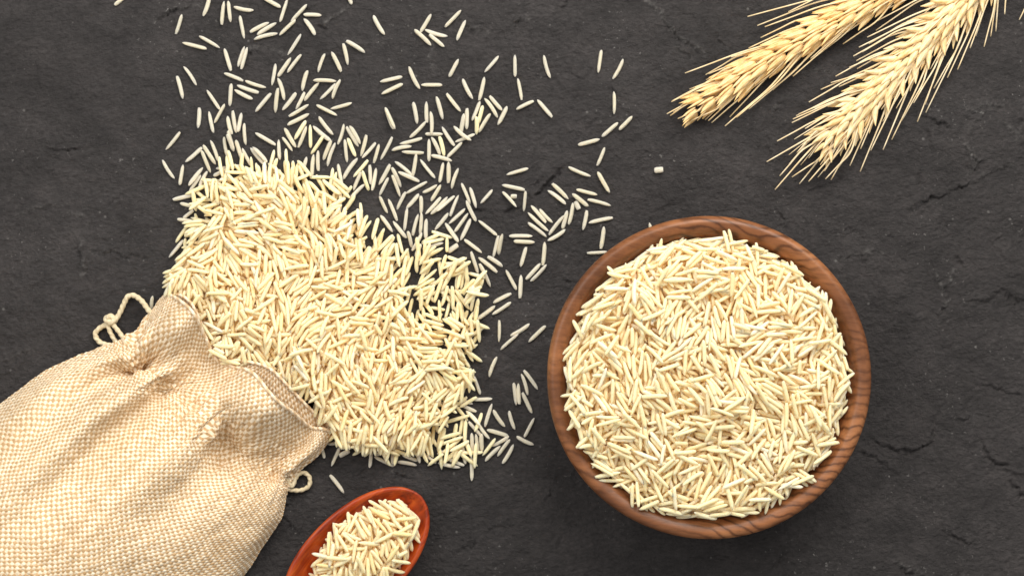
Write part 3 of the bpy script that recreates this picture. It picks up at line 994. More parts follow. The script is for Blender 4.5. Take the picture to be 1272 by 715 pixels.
# handle neck: the outline never closes at the lower-left end but runs into the handle
vs_ = np.linspace(-1, 1, nv)
rows_t, rows_b = [], []
hand = 6.0
xs_m = []
for u in us:
    xs_m.append(u * A_)
xs_m = np.array(xs_m)
handle_x = np.linspace(-A_ - 90, -A_ * 0.985, 26)[:-1]
allx = np.r_[handle_x, xs_m]


def half_w(x):
    u = np.clip(x / A_, -1, 1)
    w = spoon_out(u)
    hw = 5.2 + 1.6 * np.clip((-x - A_) / 90, 0, 1)
    # blend neck
    t = np.clip((-x - 0.72 * A_) / (0.28 * A_), 0, 1)
    return np.where(x < -0.72 * A_, np.maximum(w, hw * (t * t * (3 - 2 * t))), w)


RIMZ = 12.5


def rim_z(x):
    return RIMZ - 2.0 * np.clip((x / A_) ** 2, 0, 1) * (x > 0) + 3.0 * np.clip((-x / A_ - 0.9), 0, 1.5)


def spoon_top(x, v):
    hw = half_w(x)
    rz = rim_z(x)
    rim_w = 1.9
    yv = np.abs(v) * hw
    depth = np.clip(10.2 * (1 - (x / A_) ** 2), 0, None) ** 1.0
    rn = np.clip(yv / max(hw - rim_w, 0.3), 0, 1)
    dish = depth * (1 - rn ** 2.6)
    round_ = 0.8 * np.clip((yv - (hw - 1.0)) / 1.0, 0, 1) ** 2
    if x < -A_ * 0.9:
        return rz - 0.9 * (yv / hw) ** 2
    return rz - dish * min(1, max(0, (hw - rim_w) / 6)) - round_


def spoon_bot(x, v):
    hw = half_w(x)
    rz = rim_z(x)
    depth = np.clip(11.4 * (1 - (np.abs(x) / A_) ** 2.2), 0, None)
    return rz - 2.2 - depth * (1 - np.abs(v) ** 2.2) * 0.88 + 1.2 * np.abs(v) ** 6


Vt, Vb = [], []
for x in allx:
    hw = float(half_w(x))
    vv = np.sign(vs_) * (1 - (1 - np.abs(vs_)) ** 1.5)
    Vt.append(np.stack([np.full(nv, x), vv * max(hw, 0.02), [spoon_top(x, v) for v in vv]], -1))
    Vb.append(np.stack([np.full(nv, x), vv * max(hw, 0.02) * 0.985, [min(spoon_bot(x, v), spoon_top(x, v) - 0.6) for v in vv]], -1))
Vt, Vb = np.array(Vt), np.array(Vb)
ring = np.concatenate([Vt, Vb[:, ::-1]], 1)
Vs = ring.reshape(-1, 3) * MM
Fs = grid_faces(len(allx), 2 * nv, closed=True)[:, ::-1]
Ms = Matrix.Translation((SPC[0], SPC[1], 0.0006)) @ Matrix.Rotation(sa, 4, 'Z')
zmin = Vs[:, 2].min()
Vs[:, 2] -= zmin
spoon = link('spoon', mesh_from('spoon', Vs, Fs), M_SPOON, None, Ms)
tag(spoon, 'red lacquered wooden spoon filled with rice beside the sack', 'spoon')
# spoon surface in the height map
dxs, dys = (cx_ - (SPC[0] / S + 636)) * 0.3, -(cy_ - (357.5 - SPC[1] / S)) * 0.3
lx = dxs * math.cos(sa) + dys * math.sin(sa)
ly = -dxs * math.sin(sa) + dys * math.cos(sa)
hwm = half_w(lx)
inm = (np.abs(ly) < hwm) & (np.abs(lx) < A_)
zz0 = -zmin * 1000 + 0.6
depth = np.clip(10.2 * (1 - (lx / A_) ** 2), 0, None)
top = rim_z(lx) - depth * (1 - np.clip(np.abs(ly) / np.maximum(hwm - 1.9, 0.3), 0, 1) ** 2.6) + zz0
H = np.where(inm, top, H)
e2 = ((lx - 4.2) / 22.5) ** 2 + ((ly + 0.6) / 12.4) ** 2
sm = e2 < 1
starg = np.where(sm, RIMZ + zz0 - 2.4 + 3.2 * (1 - np.clip(e2, 0, 1) ** 1.2), 0)
score = np.where(sm, starg - 4.0, -1)
H = np.where(sm & (score > H), score, H)


def spoon_angle(x, y):
    a = math.radians(125) + 0.6 * angb[hy(x, y)] + rng.normal(0, 0.45)
    if rng.random() < 0.2:
        a = rng.uniform(0, math.pi)
    return a


sg = pour(640, sm, starg, 20, spoon_angle, 0.1, 26)
scm = np.where(sm, np.maximum(score, top - 0.3), -1)[::4, ::4]
ok = scm > 0
fm = ok[:-1, :-1] & ok[1:, :-1] & ok[:-1, 1:] & ok[1:, 1:]
ii, jj = np.nonzero(fm)
used = np.zeros(scm.shape, bool)
for a, b_ in ((0, 0), (0, 1), (1, 0), (1, 1)):
    used[ii + a, jj + b_] = True
idx = np.full(scm.shape, -1)
idx[used] = np.arange(used.sum())
gxp, gyp = np.meshgrid(np.arange(scm.shape[1]) * 4 + X0, np.arange(scm.shape[0]) * 4 + Y0)
ev = np.stack([(gxp - 636) * S, (357.5 - gyp) * S, (scm - 0.9) * MM], -1)[used]
q = np.stack([idx[ii, jj], idx[ii + 1, jj], idx[ii + 1, jj + 1], idx[ii, jj + 1]], -1)
ef = np.vstack([q[:, [0, 1, 2]], q[:, [0, 2, 3]]])
so = link('spoon_rice', heap_mesh('spoon_rice', sg, (ev, ef)), M_RICE)
tag(so, 'small mound of white rice grains held in the red spoon', 'rice', kind='stuff')
print('spoon grains', len(sg))

# ------------------------------------------------------------------ sack
ROWS = np.array([
 [(207,366,4),(220,371,14),(240,388,22),(255,418,14),(268,444,8),(290,455,10),(314,463,21),(340,492,25),(366,514,19),(386,530,7.5),(400,532,8.5),(413,535,3)],
 [(186,390,4),(199,396,15),(217,413,22),(234,440,12),(248,464,6.5),(268,478,9),(292,492,21),(317,517,24),(345,540,13),(373,556,5.5),(387,557,8.5),(399,558,3)],
 [(158,423,4),(166,436,15),(179,457,7),(196,467,18),(211,483,7),(233,502,10),(259,522,20),(284,547,7.5),(311,571,8),(345,583,6),(355,588,7.5),(363,593,3)],
 [(118,433,4),(128,447,17),(141,468,13),(158,489,28),(177,510,17),(197,533,23),(222,557,30),(250,583,20),(283,603,18),(322,612,14),(343,613,9.5),(356,614,3)],
 [(60,459,4),(72,478,20),(88,500,23),(108,524,34),(130,547,26),(155,570,31),(184,594,36),(216,618,28),(254,637,25),(298,646,18),(330,646,11),(349,642,3)],
 [(0,500,4),(14,522,26),(32,548,32),(54,574,38),(78,599,34),(105,623,37),(136,646,39),(172,667,35),(214,683,29),(262,690,21),(300,690,12.5),(325,681,3)],
 [(-70,548,4),(-54,574,28),(-33,603,35),(-8,631,40),(18,658,40),(47,684,41),(80,708,40),(118,729,36),(162,744,30),(214,750,22),(256,748,13),(284,736,3)],
 [(-145,602,4),(-128,630,27),(-105,660,34),(-79,690,38),(-52,718,39),(-22,745,40),(12,769,39),(52,790,35),(98,805,29),(152,811,21),(196,809,13),(228,797,3)],
 [(-215,660,4),(-200,690,18),(-178,722,24),(-152,752,27),(-125,780,28),(-95,807,28),(-60,831,27),(-20,852,25),(28,867,21),(84,873,15),(130,871,10),(164,859,3)],
 [(-235,690,3),(-222,715,4),(-200,746,5),(-174,776,5),(-146,804,5),(-116,831,5),(-80,855,5),(-40,876,5),(8,891,4),(64,897,4),(112,893,3),(148,880,3)],
], float)
nr, nc = ROWS.shape[:2]
CP = np.array([[P(x, y, z * MM) for x, y, z in row] for row in ROWS])
PITCH = 4.2                                             # photo pixels per thread
seg_u = np.r_[0, np.cumsum(np.linalg.norm(np.diff(CP[:, 5], axis=0), axis=1) / S)] / PITCH
seg_v = np.r_[0, np.cumsum(np.linalg.norm(np.diff(CP[4], axis=0), axis=1) / S)] / PITCH
SPT = 5
U1 = seg_u[6] + 16                                       # finely woven as far as the frame reaches
tu = np.arange(0, U1, 1 / SPT)
tu = np.r_[tu, np.linspace(U1, seg_u[-1], 60)]
tv = np.arange(0, seg_v[-1], 1 / SPT)
iu = np.interp(tu, seg_u, np.arange(nr))
iv = np.interp(tv, seg_v, np.arange(nc))


def sm1(x):
    """soften the linear index map"""
    k = np.ones(31) / 31
    return np.convolve(np.pad(x, 15, mode='reflect', reflect_type='odd'), k, 'valid')


iu, iv = sm1(iu), sm1(iv)
iu[0] = 0; iv[0] = 0; iv[-1] = nc - 1
MU, MV = crm(nr, iu), crm(nc, iv)
surf = np.einsum('ik,klm,jl->ijm', MU, CP, MV)


def weave(surf, tu, tv, wr, amp=0.40, seed=1, pucker=None):
    r = np.random.default_rng(seed)
    du = np.gradient(surf, axis=0)
    dv = np.gradient(surf, axis=1)
    n = np.cross(du, dv)
    n /= np.linalg.norm(n, axis=2)[:, :, None] + 1e-12
    if n[..., 2].mean() < 0:
        n = -n
    # wandering threads
    a, b_ = np.meshgrid(tu, tv, indexing='ij')
    wv = spectral((len(tu), len(tv)), 1.6, lo=0.004, seed=seed + 40)
    wu = spectral((len(tu), len(tv)), 1.6, lo=0.004, seed=seed + 41)
    b2 = b_ + 0.26 * wv
    a2 = a + 0.26 * wu
    fi_v, fi_u = np.floor(b2), np.floor(a2)
    fv, fu = b2 - fi_v, a2 - fi_u
    par_v = np.where(fi_v % 2 == 0, 1.0, -1.0)
    par_u = np.where(fi_u % 2 == 0, 1.0, -1.0)
    thick_v = 0.74 + 0.42 * r.random(4000)
    thick_u = 0.74 + 0.42 * r.random(4000)
    tvk = thick_v[(fi_v.astype(int)) % 4000]
    tuk = thick_u[(fi_u.astype(int)) % 4000]
    pv = np.sqrt(np.clip(1 - ((2 * fv - 1) / (1.02 * tvk)) ** 2, 0, 1))
    pu = np.sqrt(np.clip(1 - ((2 * fu - 1) / (1.02 * tuk)) ** 2, 0, 1))
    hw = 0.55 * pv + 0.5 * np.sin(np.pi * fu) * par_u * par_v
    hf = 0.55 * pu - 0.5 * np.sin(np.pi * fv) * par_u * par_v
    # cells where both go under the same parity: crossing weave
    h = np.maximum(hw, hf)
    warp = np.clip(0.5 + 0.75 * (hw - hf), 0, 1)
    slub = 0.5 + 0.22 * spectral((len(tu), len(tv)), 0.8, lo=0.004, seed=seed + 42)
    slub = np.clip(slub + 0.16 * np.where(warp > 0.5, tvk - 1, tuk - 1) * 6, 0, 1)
    # wrinkles, strongest at the gathers
    wrk = spectral((len(tu), len(tv)), 1.9, lo=0.006, seed=seed + 43)
    if pucker is not None:
        wrk = wrk + pucker / np.maximum(wr, 1e-3) * spectral((len(tv), len(tu)), 1.7, lo=0.012, ax=3.5, seed=seed + 44).T
    return surf + n * ((amp * h + wr * wrk)[:, :, None] * MM), warp, slub


wr = 0.22 + 0.75 * np.exp(-((tu - seg_u[2]) / 5.0) ** 2)[:, None] + 0.12 * np.exp(-(tu / 5.0) ** 2)[:, None]
surf2, warp, slub = weave(surf, tu, tv, wr, pucker=0.90 * np.exp(-((tu - seg_u[2] - 1.0) / 7.5) ** 2)[:, None] + 0.30 * np.exp(-((tu - seg_u[3]) / 14.0) ** 2)[:, None])
# the raw edge of the hem is a little ragged
rag = np.random.default_rng(4).normal(0, 0.10, len(tv)) * MM
surf2[0, :, 2] += rag
# keep the seam rows on the table
surf2[..., 2] = np.maximum(surf2[..., 2], 0.0012)

sack = empty('burlap_sack', (P(200, 560, 0)[0], P(200, 560, 0)[1], 0))
tag(sack, 'cream burlap drawstring sack lying open with rice spilling from its mouth', 'sack')
F = grid_faces(len(tu), len(tv))
d0 = np.cross(surf[1, 1] - surf[0, 1], surf[0, 2] - surf[0, 1])
if np.cross(surf2[300, 201] - surf2[300, 200], surf2[301, 200] - surf2[300, 200])[2] < 0:
    F = F[:, ::-1]
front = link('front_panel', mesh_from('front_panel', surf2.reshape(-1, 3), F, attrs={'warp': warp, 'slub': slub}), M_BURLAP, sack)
print('sack', len(F) * 2)

# rear panel: its lip shows past the front hem, the rest lies on the table
BR = np.array([
 [(207,365,4.5),(226,367,9),(241,381,10),(256,414,8),(270,441,7.5),(296,447,9),(318,451,11),(338,459,12),(357,478,11),(380,502,8.5),(401,522,5),(414,535,3)],
 [(197,378,3.5),(214,382,7),(229,398,8),(244,428,6),(258,454,5.5),(282,463,7),(305,470,9),(328,484,10),(350,506,9),(376,528,6),(393,541,4),(406,546,2.6)],
 [(186,390,2),(203,398,3),(218,416,3),(233,441,2.6),(248,465,2.4),(270,479,3),(294,493,4),(318,515,4.6),(345,539,4),(372,554,3),(387,557,2.6),(398,559,2)],
 [(160,424,1.6),(170,438,1.6),(184,458,1.6),(199,470,1.6),(214,485,1.6),(236,504,1.6),(260,524,1.6),(285,548,1.6),(312,571,1.6),(343,584,1.6),(354,588,1.6),(361,594,1.6)],
], float)
CB = np.array([[P(x, y, z * MM) for x, y, z in row] for row in BR])
sub_u = np.r_[0, np.cumsum(np.linalg.norm(np.diff(CB[:, 5], axis=0), axis=1) / S)] / PITCH
tub = np.arange(0, sub_u[-1], 1 / SPT)
iub = np.interp(tub, sub_u, np.arange(4))
sb = np.einsum('ik,klm,jl->ijm', crm(4, iub), CB, MV)
sb2, wb, slb = weave(sb, tub, tv, 0.15 + 0 * tub[:, None], seed=7)
sb2[..., 2] = np.maximum(sb2[..., 2], 0.0008)
Fb = grid_faces(len(tub), len(tv))
if np.cross(sb2[20, 201] - sb2[20, 200], sb2[21, 200] - sb2[20, 200])[2] < 0:
    Fb = Fb[:, ::-1]
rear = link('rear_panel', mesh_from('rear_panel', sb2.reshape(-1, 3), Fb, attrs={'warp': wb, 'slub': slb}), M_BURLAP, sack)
# rolled hems along both mouth edges
for nm, edge_, par in (('hem', surf2[0], front), ('hem', sb2[0], rear)):
    pth = edge_[4:-4:3] + np.array([0, 0, 0.15 * MM])
    Vh, Th = tube(pth, 0.62 * MM, sides=8, twist=2 * np.pi / 0.0032, lobes=2, lobe_amp=0.16)
    seg_ = np.arange(len(pth)).repeat(8)
    wv_ = np.r_[0.62 + 0.38 * np.sin(seg_ * 0.9 + np.tile(np.arange(8), len(pth)) * 0.8), 0.5, 0.5]
    link(nm, mesh_from(nm, Vh, Th, attrs={'warp': wv_, 'slub': np.full(len(Vh), 0.7)}), M_BURLAP, par)
# underside
und = CP[2:].copy()
und[..., 2] = 0.0011
und = np.einsum('ik,klm,jl->ijm', crm(nr - 2, np.linspace(0, nr - 3, 40)), und, crm(nc, np.linspace(0, nc - 1, 40)))
under = link('underside', mesh_from('underside', und.reshape(-1, 3), grid_faces(40, 40), attrs={'warp': np.full(1600, .5), 'slub': np.full(1600, .5)}), M_BURLAP, sack)


def cord(name, pts, r=0.95, parent=sack, label=None):
    path = np.array([P(x, y, z * MM) for x, y, z in pts])
    seg = np.linalg.norm(np.diff(path, axis=0), axis=1).sum()
    path = spline(path, max(24, int(seg / 0.00030)))
    V, T = tube(path, r * MM, sides=12, twist=2 * np.pi / (2 * 0.0021), lobes=2, lobe_amp=0.11)
    return link(name, mesh_from(name, V, T), M_CORD, parent)


ds = cord('drawstring', [(196, 402, 5), (190, 392, 5), (184, 384.4, 4.5), (175.5, 373, 3.5), (166, 366.8, 2.5), (158.5, 368.5, 2.5), (154, 377, 2.2), (150, 386, 2), (145, 395, 2), (140, 401, 2.2), (133, 402.5, 2.2), (123, 408, 1.8), (118.3, 415.5, 1.6), (124.5, 425, 1.8), (137.8, 429, 2.5), (152, 431, 4), (163, 436, 7)])
cord('drawstring', [(137, 398, 3.2), (134.5, 405, 2.8), (139, 416, 2.6), (146, 427, 3), (152, 431, 4.2), (156, 426, 5), (150, 415, 4.2), (143, 406, 3.4), (138, 400, 3.2)], 0.85)
cord('drawstring', [(350, 585, 4), (362, 603, 3.2), (367, 594, 2.6), (371, 588.5, 2.2), (377.5, 586.5, 1.8), (384.3, 592, 1.6), (384, 602.5, 1.6), (375, 608, 1.7), (364, 608.3, 2), (354, 606, 3)], 0.8)
# knot: a short overhand turn round the cord
kc = np.array([137, 396.5])
kp = []
for k in range(26):
    a = k / 25 * 2 * np.pi * 1.7
    kp.append((kc[0] + 4.6 * math.cos(a), kc[1] + 3.4 * math.sin(a), 2.9 + 0.9 * math.sin(a * 0.6 + 0.8)))
pth = spline(np.array([P(x, y, z * MM) for x, y, z in kp]), 90)
Vk, Tk = tube(pth, 1.15 * MM, sides=10, twist=2 * np.pi / 0.004, lobes=2, lobe_amp=0.12)
link('knot', mesh_from('knot', Vk, Tk), M_CORD, ds)

# ------------------------------------------------------------------ wheat ears
def floret_mesh(name, seed, mat, plump=1.0):
    r = np.random.default_rng(seed)
    n, s = 11, 12
    t = np.linspace(0, 1, n)
    rad = np.sin(np.pi * np.clip(t, 0.0, 1) ** 0.66) ** 0.85 * (1 - 0.2 * t)
    rad[0], rad[-1] = 0.12, 0.05
    th = np.linspace(0, 2 * np.pi, s, endpoint=False)
    V = []
    for i in range(n):
        keel = 1 + 0.16 * np.exp(-((th - np.pi / 2) / 0.35) ** 2) + 0.045 * np.cos(6 * th)
        rr_ = rad[i] * keel
        V.append(np.stack([np.full(s, t[i]), np.cos(th) * rr_ * 0.19 * plump, np.sin(th) * rr_ * 0.165 * plump + 0.06 * t[i] ** 2 - 0.05 * math.sin(np.pi * t[i])], -1))
    V = np.concatenate(V)
    F = grid_faces(n, s, closed=True)
    T = np.vstack([F[:, [0, 2, 1]], F[:, [0, 3, 2]]])
    me = mesh_from(name, V, T)
    me.materials.append(mat)
    return me


def basis(origin, d, up, scale):
    d = np.array(d, float); d /= np.linalg.norm(d)
    y = np.cross(up, d); y /= np.linalg.norm(y)
    z = np.cross(d, y)
    M = Matrix.Identity(4)
    for k in range(3):
        M[k][0], M[k][1], M[k][2], M[k][3] = d[k] * scale, y[k] * scale, z[k] * scale, origin[k]
    return M


def wheat_ear(name, axis_px, label, mat, mat_awn, spacing, tips, half_deg, spread, L0, splay, seed, stem_px, fat):
    r = np.random.default_rng(seed)
    ax = np.array([P(x, y, 0) for x, y in axis_px])
    ax = spline(ax, 400)
    seg = np.r_[0, np.cumsum(np.linalg.norm(np.diff(ax, axis=0), axis=1))]
    total = seg[-1]
    zc = 5.2 * MM

    def at(s):
        s = np.clip(s, 0, total)
        p = np.array([np.interp(s, seg, ax[:, k]) for k in range(3)])
        q = np.array([np.interp(min(s + 0.004, total), seg, ax[:, k]) for k in range(3)])
        p0 = np.array([np.interp(max(s - 0.004, 0), seg, ax[:, k]) for k in range(3)])
        d = p0 - q                                  # towards the tip
        d /= np.linalg.norm(d)
        return p, d
    root = empty(name, (ax[-1][0], ax[-1][1], 0))
    tag(root, label, 'wheat ear', 'wheat ears in the upper corner')
    fl = [floret_mesh('floret', seed + k, mat, (1.0 if fat else 0.80) + 0.06 * r.normal()) for k in range(4)]
    gl = [floret_mesh('spikelet', seed + 10 + k, mat, 1.1 if fat else 0.8) for k in range(2)]
    hk = floret_mesh('husk', seed + 30, mat, 0.42)
    # rachis + stem
    end = [P(x, y, 0) for x, y in stem_px]
    path = np.vstack([ax[30::10] + [0, 0, zc - 0.8 * MM], np.array(end) + [0, 0, 2.2 * MM]])
    V, T = tube(spline(path[::4], 80), 1.1 * MM, sides=8)
    link('stem', mesh_from('stem', V, T), mat_awn, root)
    spk = []
    n = int(total / (spacing * S))
    upz = np.array([0, 0, 1.0])
    for k in range(n):
        s = (6 + k * spacing) * S
        p, d = at(s)
        side = 1 if k % 2 == 0 else -1
        nrm = np.cross(upz, d) * side
        taper = min(1.0, 0.68 + 0.32 * k / 5)
        L = L0 * S * taper * r.uniform(0.93, 1.08)
        zb = zc * (0.75 + 0.25 * taper)

        def dirv(a_deg, el):
            a = math.radians(a_deg)
            v = d * math.cos(a) + nrm * math.sin(a)
            return v * math.cos(math.radians(el)) + upz * math.sin(math.radians(el))

        def fan(off_n, off_z, a, el, sc, me, nm, par):
            o = p - d * L * 0.45 + nrm * off_n * spread * MM + np.array([0, 0, zb + off_z * MM])
            return link(nm, me, None, par, basis(o, dirv(a + r.normal(0, 3), el + r.normal(0, 3)), upz + nrm * 0.35 * off_n / 2.5, L * sc))
        g = fan(2.3, 0.2, 17 * splay, 4, 0.86, gl[k % 2], 'spikelet', root)
        if fat:
            fan(1.35, 2.4, 9, 6, 0.98, fl[k % 4], 'floret', g)
            fan(2.9, -0.6, 19, 1, 1.0, fl[(k + 1) % 4], 'floret', g)
            fan(2.1, 2.3, 13, 5, 1.12, hk, 'husk', g)
            fan(0.5, 3.5, 2, 6, 0.95, hk, 'husk', g)
        else:
            fan(1.2, 2.2, 10 * splay, 7, 1.0, fl[k % 4], 'floret', g)
            fan(3.0, -1.2, 24 * splay, 1, 0.98, fl[(k + 1) % 4], 'floret', g)
            fan(2.2, 1.6, 34 * splay, 5, 0.80, fl[(k + 2) % 4], 'floret', g)
            fan(0.2, 3.2, -6 * splay, 9, 0.85, fl[(k + 3) % 4], 'floret', g)
        spk.append((s, p, side, g))
        # a short awn lying along the ear over the husks in front
        if k > 1:
            for q_ in range(1 if fat else 2):
                la = L * r.uniform(1.7, 2.9) * (0.62 if k < 5 else 1)
                an = math.radians(r.uniform(-4, 15) * splay)
                dv = d * math.cos(an) + nrm * math.sin(an)
                b0 = p + nrm * r.uniform(0.6, 2.6) * MM + np.array([0, 0, zb + r.uniform(0.5, 2.6) * MM])
                b2_ = b0 + dv * la
                b2_[2] = max(2 * MM, zb + r.uniform(-1.5, 2.4) * MM)
                b1_ = (b0 + b2_) / 2 + nrm * r.normal(0.3, 0.5) * MM + np.array([0, 0, r.uniform(0.6, 1.6) * MM])
                V, T = tube(spline([b0, b1_, b2_], 12), np.linspace(0.36, 0.16, 12) * MM, sides=5)
                link('awn', mesh_from('awn', V, T), mat_awn, g)
    # awns: each from a spikelet to the tip seen in the photograph
    tip0, d0 = at(0)
    for (tx, ty) in tips:
        tp = P(tx, ty, 0)
        # nearest axis station and lateral distance
        dd = np.linalg.norm(ax - tp, axis=1)
        st = seg[dd.argmin()]
        p_, d_ = at(st)
        lat = float(np.dot(tp - p_, np.cross(upz, d_)))
        ahead = max(0.0, float(np.dot(tp - tip0, d0))) if dd.argmin() < 3 else 0.0
        Lb = abs(lat) / math.tan(math.radians(half_deg * r.uniform(0.9, 1.1)))
        Lb = max(Lb, ((58 if fat else 40) + 30 * r.random()) * S)
        s_base = np.clip(st + Lb - ahead * 0.4, 8 * S, total - 2 * S)
        sd = 1 if lat > 0 else -1
        j = int(np.argmin([abs(q[0] - s_base) + (0 if q[2] == sd else 0.002) for q in spk]))
        pb, db = at(s_base)
        nb = np.cross(upz, db) * sd
        z0 = (5.0 + 3.0 * r.random()) * MM
        z1 = (1.0 + 5.0 * r.random()) * MM
        a0 = pb + nb * (1.0 + 1.6 * r.random()) * MM
        a0[2] = z0
        fz = (D - z1) / D
        a3 = np.array([tp[0] * fz, tp[1] * fz, z1])
        mid = (a0 + a3) / 2 + nb * r.normal(0.9, 0.9) * MM + np.array([0, 0, 0.8 * MM])
        path = spline([a0, a0 * 0.5 + mid * 0.5 + nb * 0.1 * MM, mid, mid * 0.5 + a3 * 0.5, a3], 16)
        radi = np.linspace(0.41, 0.23, 16) * MM
        V, T = tube(path, radi, sides=5)
        link('awn', mesh_from('awn', V, T), mat_awn, spk[j][3])
    return root


TIPS1 = [(928.6,20.8),(940.8,32),(950,33.6),(979.5,15),(851,91),(908,71),(880,92),(876.6,93),(834,126.5),(872,106),(866,113),(828.4,141.6),(832.6,143.8),(842,147.5),(847.7,148.8),(858.6,150),(866,150),(876,149),(880,150),(884,152.5),(900.6,156.7),(906.5,145.4),(930,135.7),(915,146),(1004.7,77.4),(1046.9,55),(1049,42),(1013,55),(985,95),(1060,33),(960,112),(1007,73),(930,60),(945,47),(905,85)]
TIPS2 = [(1090,26),(1077.4,46.5),(1079,54.7),(1067,59),(1071,64.7),(1063.7,75.7),(1055,84),(1064.6,85.7),(1038,95),(1042,108),(1032,103),(1019.5,111.4),(1004.8,127),(989,144),(985,148),(983.7,152.5),(992,142),(965.3,175.4),(952.4,201),(990,189.7),(980.4,203.8),(968.6,218.5),(962.7,235.5),(983.7,220),(993,228.3),(1004.5,225.4),(1024,212.6),(1025.4,222.4),(1032.3,223.4),(1041,208.7),(1055.8,205.8),(1068.5,213.2),(1069,185),(1081.6,187),(1097,186),(1107.7,173.5),(1139.6,151.3),(1176.8,96.7),(1189.5,86.6),(1222.4,58.4),(1237,39.2),(1230.6,45.6),(1149,130),(1135,128),(1160,110),(1120,150),(1257,-2),(1248,18),(1100,12),(1110,2),(1088,38),(1060,70),(1012,135),(1000,160),(1150,140),(1205,60),(1212,45)]
wheat_ear('wheat_ear', [(846,142),(890,117),(935,86),(985,57),(1035,28),(1085,0),(1130,-24),(1175,-48)],
          'golden wheat ear with plump braided grains and short awns, left one', M_GOLD, M_AWN_G, 12.5, TIPS1, 16, 1.05, 34, 0.85, 51, [(1220,-72),(1300,-110),(1400,-150)], True)
wheat_ear('wheat_ear', [(1010,190),(1035,165),(1068,132),(1100,100),(1135,65),(1168,30),(1200,-5),(1232,-42)],
          'pale wheat ear with long bristling awns fanning out, right one', M_PALE, M_AWN_P, 12.0, TIPS2, 26, 1.25, 36, 1.25, 77, [(1262,-80),(1320,-150),(1380,-230)], False)
# tip of one more awn at the right edge
V, T = tube(spline([P(1266, 25, .002), P(1271, 15, .003), P(1284, -12, .004), P(1300, -42, .005)], 14), np.linspace(0.2, 0.4, 14) * MM, sides=5)
aw = link('wheat_awn', mesh_from('wheat_awn', V, T), M_AWN_P)
tag(aw, 'short straw-coloured awn tip poking in beside the corner, clear of both ears', 'awn')

# ------------------------------------------------------------------ loose grains as single objects
gm = []
for k in range(len(SHAPES)):
    m_ = mesh_from('rice_grain', SHAPES[k][0], TRI, attrs={'tint': np.full(NVG, 0.40 + 0.03 * k)})
    m_.materials.append(M_RICE_THIN)
    gm.append(m_)

SPECIAL = [  # photo position of the middle, label
    (150, 1, 'single rice grain at the top edge, alone on bare plaster left of the scatter'),
    (818, 211.5, 'short broken chip of rice lying alone between the wheat and the bowl'),
    (809, 288, 'tip of a rice grain peeping out from behind the bowl rim'),
    (419, 600, 'lone slanting rice grain between the sack and the red spoon'),
    (742, 313.5, 'level rice grain touching the upper left rim of the bowl'),
    (748, 295, 'upright rice grain just above the bowl rim, over the level grain'),
    (585, 582, 'upright rice grain hanging from the lower edge of the heap, lowest of all'),
    (745, 77, 'upright rice grain in the pair far right of the scatter'),
    (767, 85.5, 'slanting rice grain in the pair far right of the scatter'),
    (763, 128, 'upright rice grain alone under the far right pair'),
    (776, 153, 'rightmost slanting grain of the row of three below the far right pair'),
    (757, 161.5, 'middle slanting grain of the row of three below the far right pair'),
    (731.5, 177, 'nearly level left grain of the row of three below the far right pair'),
    (680, 83.5, 'single steep rice grain with bare plaster all round, right of the top scatter'),
    (647, 293.5, 'upper one of two level rice grains lying side by side'),
    (651, 300, 'lower one of two level rice grains lying side by side'),
    (638, 245, 'tiny broken bit of rice resting on a slanting grain'),
    (717, 255, 'tiny broken bit of rice under a slanting grain near the cracked patch'),
    (471, 31.5, 'single slanting rice grain near the top edge between two clusters'),
    (642.5, 213.5, 'nearly level rice grain alone below the long dark crack'),
    (603, 244.5, 'short slanting rice grain broken square, right of the heap'),
    (190, 376, 'rice grain standing beside the sack collar under the cord loop'),
    (228, 30.5, 'steep rice grain beside the flaked patch at the top left'),
    (220, 107, 'upper left grain, steep, first of the outlying left pair'),
    (237, 94, 'slanting grain, second of the outlying left pair'),
    (215, 175.5, 'slanting rice grain alone at the left edge of the scatter'),
    (209.5, 210.5, 'leftmost rice grain, leaning down to the right'),
    (219, 309, 'slanting rice grain alone left of the heap above the sack'),
    (665, 413.5, 'slanting rice grain nearest the left side of the bowl'),
    (613, 455.5, 'steep rice grain alone in the gap right of the heap'),
    (591, 493, 'level rice grain alone at the right foot of the heap'),
    (652.5, 545.5, 'slanting down rice grain lowest beside the bowl'),
]
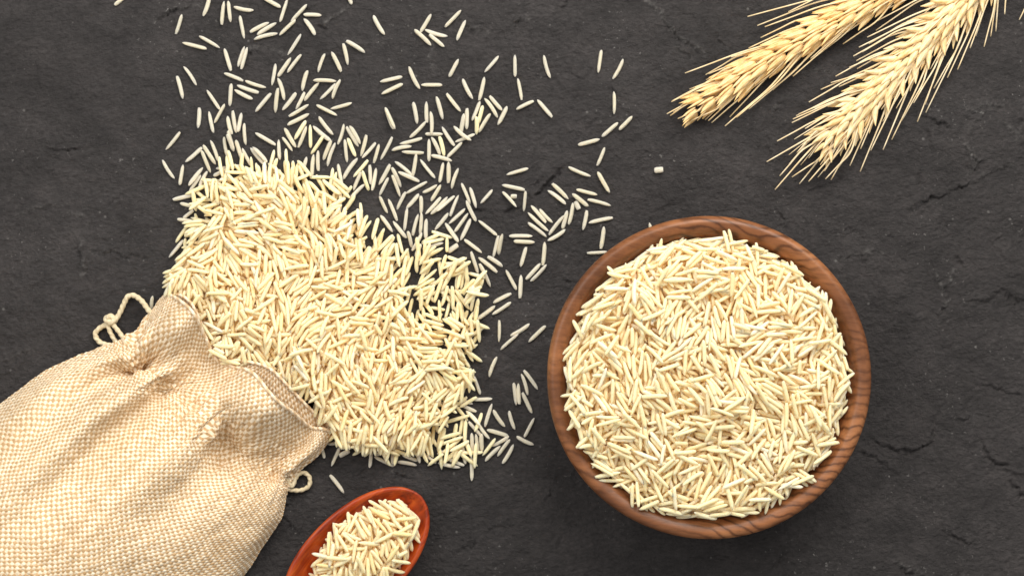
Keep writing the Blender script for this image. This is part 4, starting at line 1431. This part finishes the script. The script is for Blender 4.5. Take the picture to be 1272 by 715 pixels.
REG = [  # name, test, label stem
    ('grains strewn above the heap near the top edge', lambda x, y: y < 100 and x < 455, 'near the top edge above the heap'),
    ('grains strewn in the upper middle', lambda x, y: y < 118, 'in the open clusters at the upper middle'),
    ('grains just above the heap', lambda x, y: x < 455 and y < 235, 'in the scatter just above the heap'),
    ('grains along the left edge of the heap', lambda x, y: x < 260, 'at the left edge of the heap'),
    ('grains bunched above the right of the heap', lambda x, y: x < 610 and y < 235, 'bunched above the right of the heap'),
    ('grains between the heap and the crack', lambda x, y: x < 625 and y < 345, 'in the loose fringe right of the heap'),
    ('grains left of the crack', lambda x, y: x < 700 and y < 330 and x >= 625, 'in the cluster below the long dark crack'),
    ('grains above the bowl', lambda x, y: x >= 700 and y < 330, 'in the string of grains above the bowl'),
    ('grains strewn over the right side', lambda x, y: y < 440 and x > 600, 'scattered between the heap and the bowl'),
    ('grains at the right foot of the heap', lambda x, y: y >= 440 and x > 590, 'at the lower right of the heap'),
    ('grains along the lower edge of the heap', lambda x, y: True, 'along the lower fringe of the heap'),
]
taken = set()
ORD = 'first second third fourth fifth sixth seventh eighth ninth tenth eleventh twelfth thirteenth fourteenth fifteenth sixteenth seventeenth eighteenth nineteenth twentieth'.split()
pending = {}
for g in loose:
    R, loc = grain_matrix(g)
    M = Matrix.Identity(4)
    for a in range(3):
        for b_ in range(3):
            M[a][b_] = R[a][b_]
        M[a][3] = loc[a]
    o = link('rice_grain', gm[g.shape], None, None, M)
    sp = None
    for k, (sx, sy, lb) in enumerate(SPECIAL):
        if k not in taken and abs(g.x - sx) < 4 and abs(g.y - sy) < 4:
            sp = k
            break
    a = math.degrees(g.ang) % 180
    if g.L < 17:
        ori = 'short broken rice grain'
    elif a < 22 or a > 158:
        ori = 'nearly level rice grain'
    elif 72 <= a <= 108:
        ori = 'nearly upright rice grain'
    elif a < 72:
        ori = 'rice grain leaning right'
    else:
        ori = 'rice grain leaning left'
    reg = next(q for q in REG if q[1](g.x, g.y))
    if sp is not None:
        taken.add(sp)
        tag(o, SPECIAL[sp][2], 'rice grain', reg[0])
    else:
        tag(o, None, 'rice grain', reg[0])
        pending.setdefault((ori, reg[2]), []).append((g.x, o))
for (ori, place), rows in pending.items():
    rows.sort(key=lambda q: q[0])
    for k, (x, o) in enumerate(rows):
        if len(rows) == 1:
            o['label'] = 'only ' + ori + ' ' + place
        elif k < 20:
            o['label'] = ori + ' ' + place + ', ' + ORD[k] + ' from the left'
        else:
            o['label'] = ori + ' ' + place + ', far right'
print('special', len(taken), 'of', len(SPECIAL), [SPECIAL[k][:2] for k in range(len(SPECIAL)) if k not in taken])
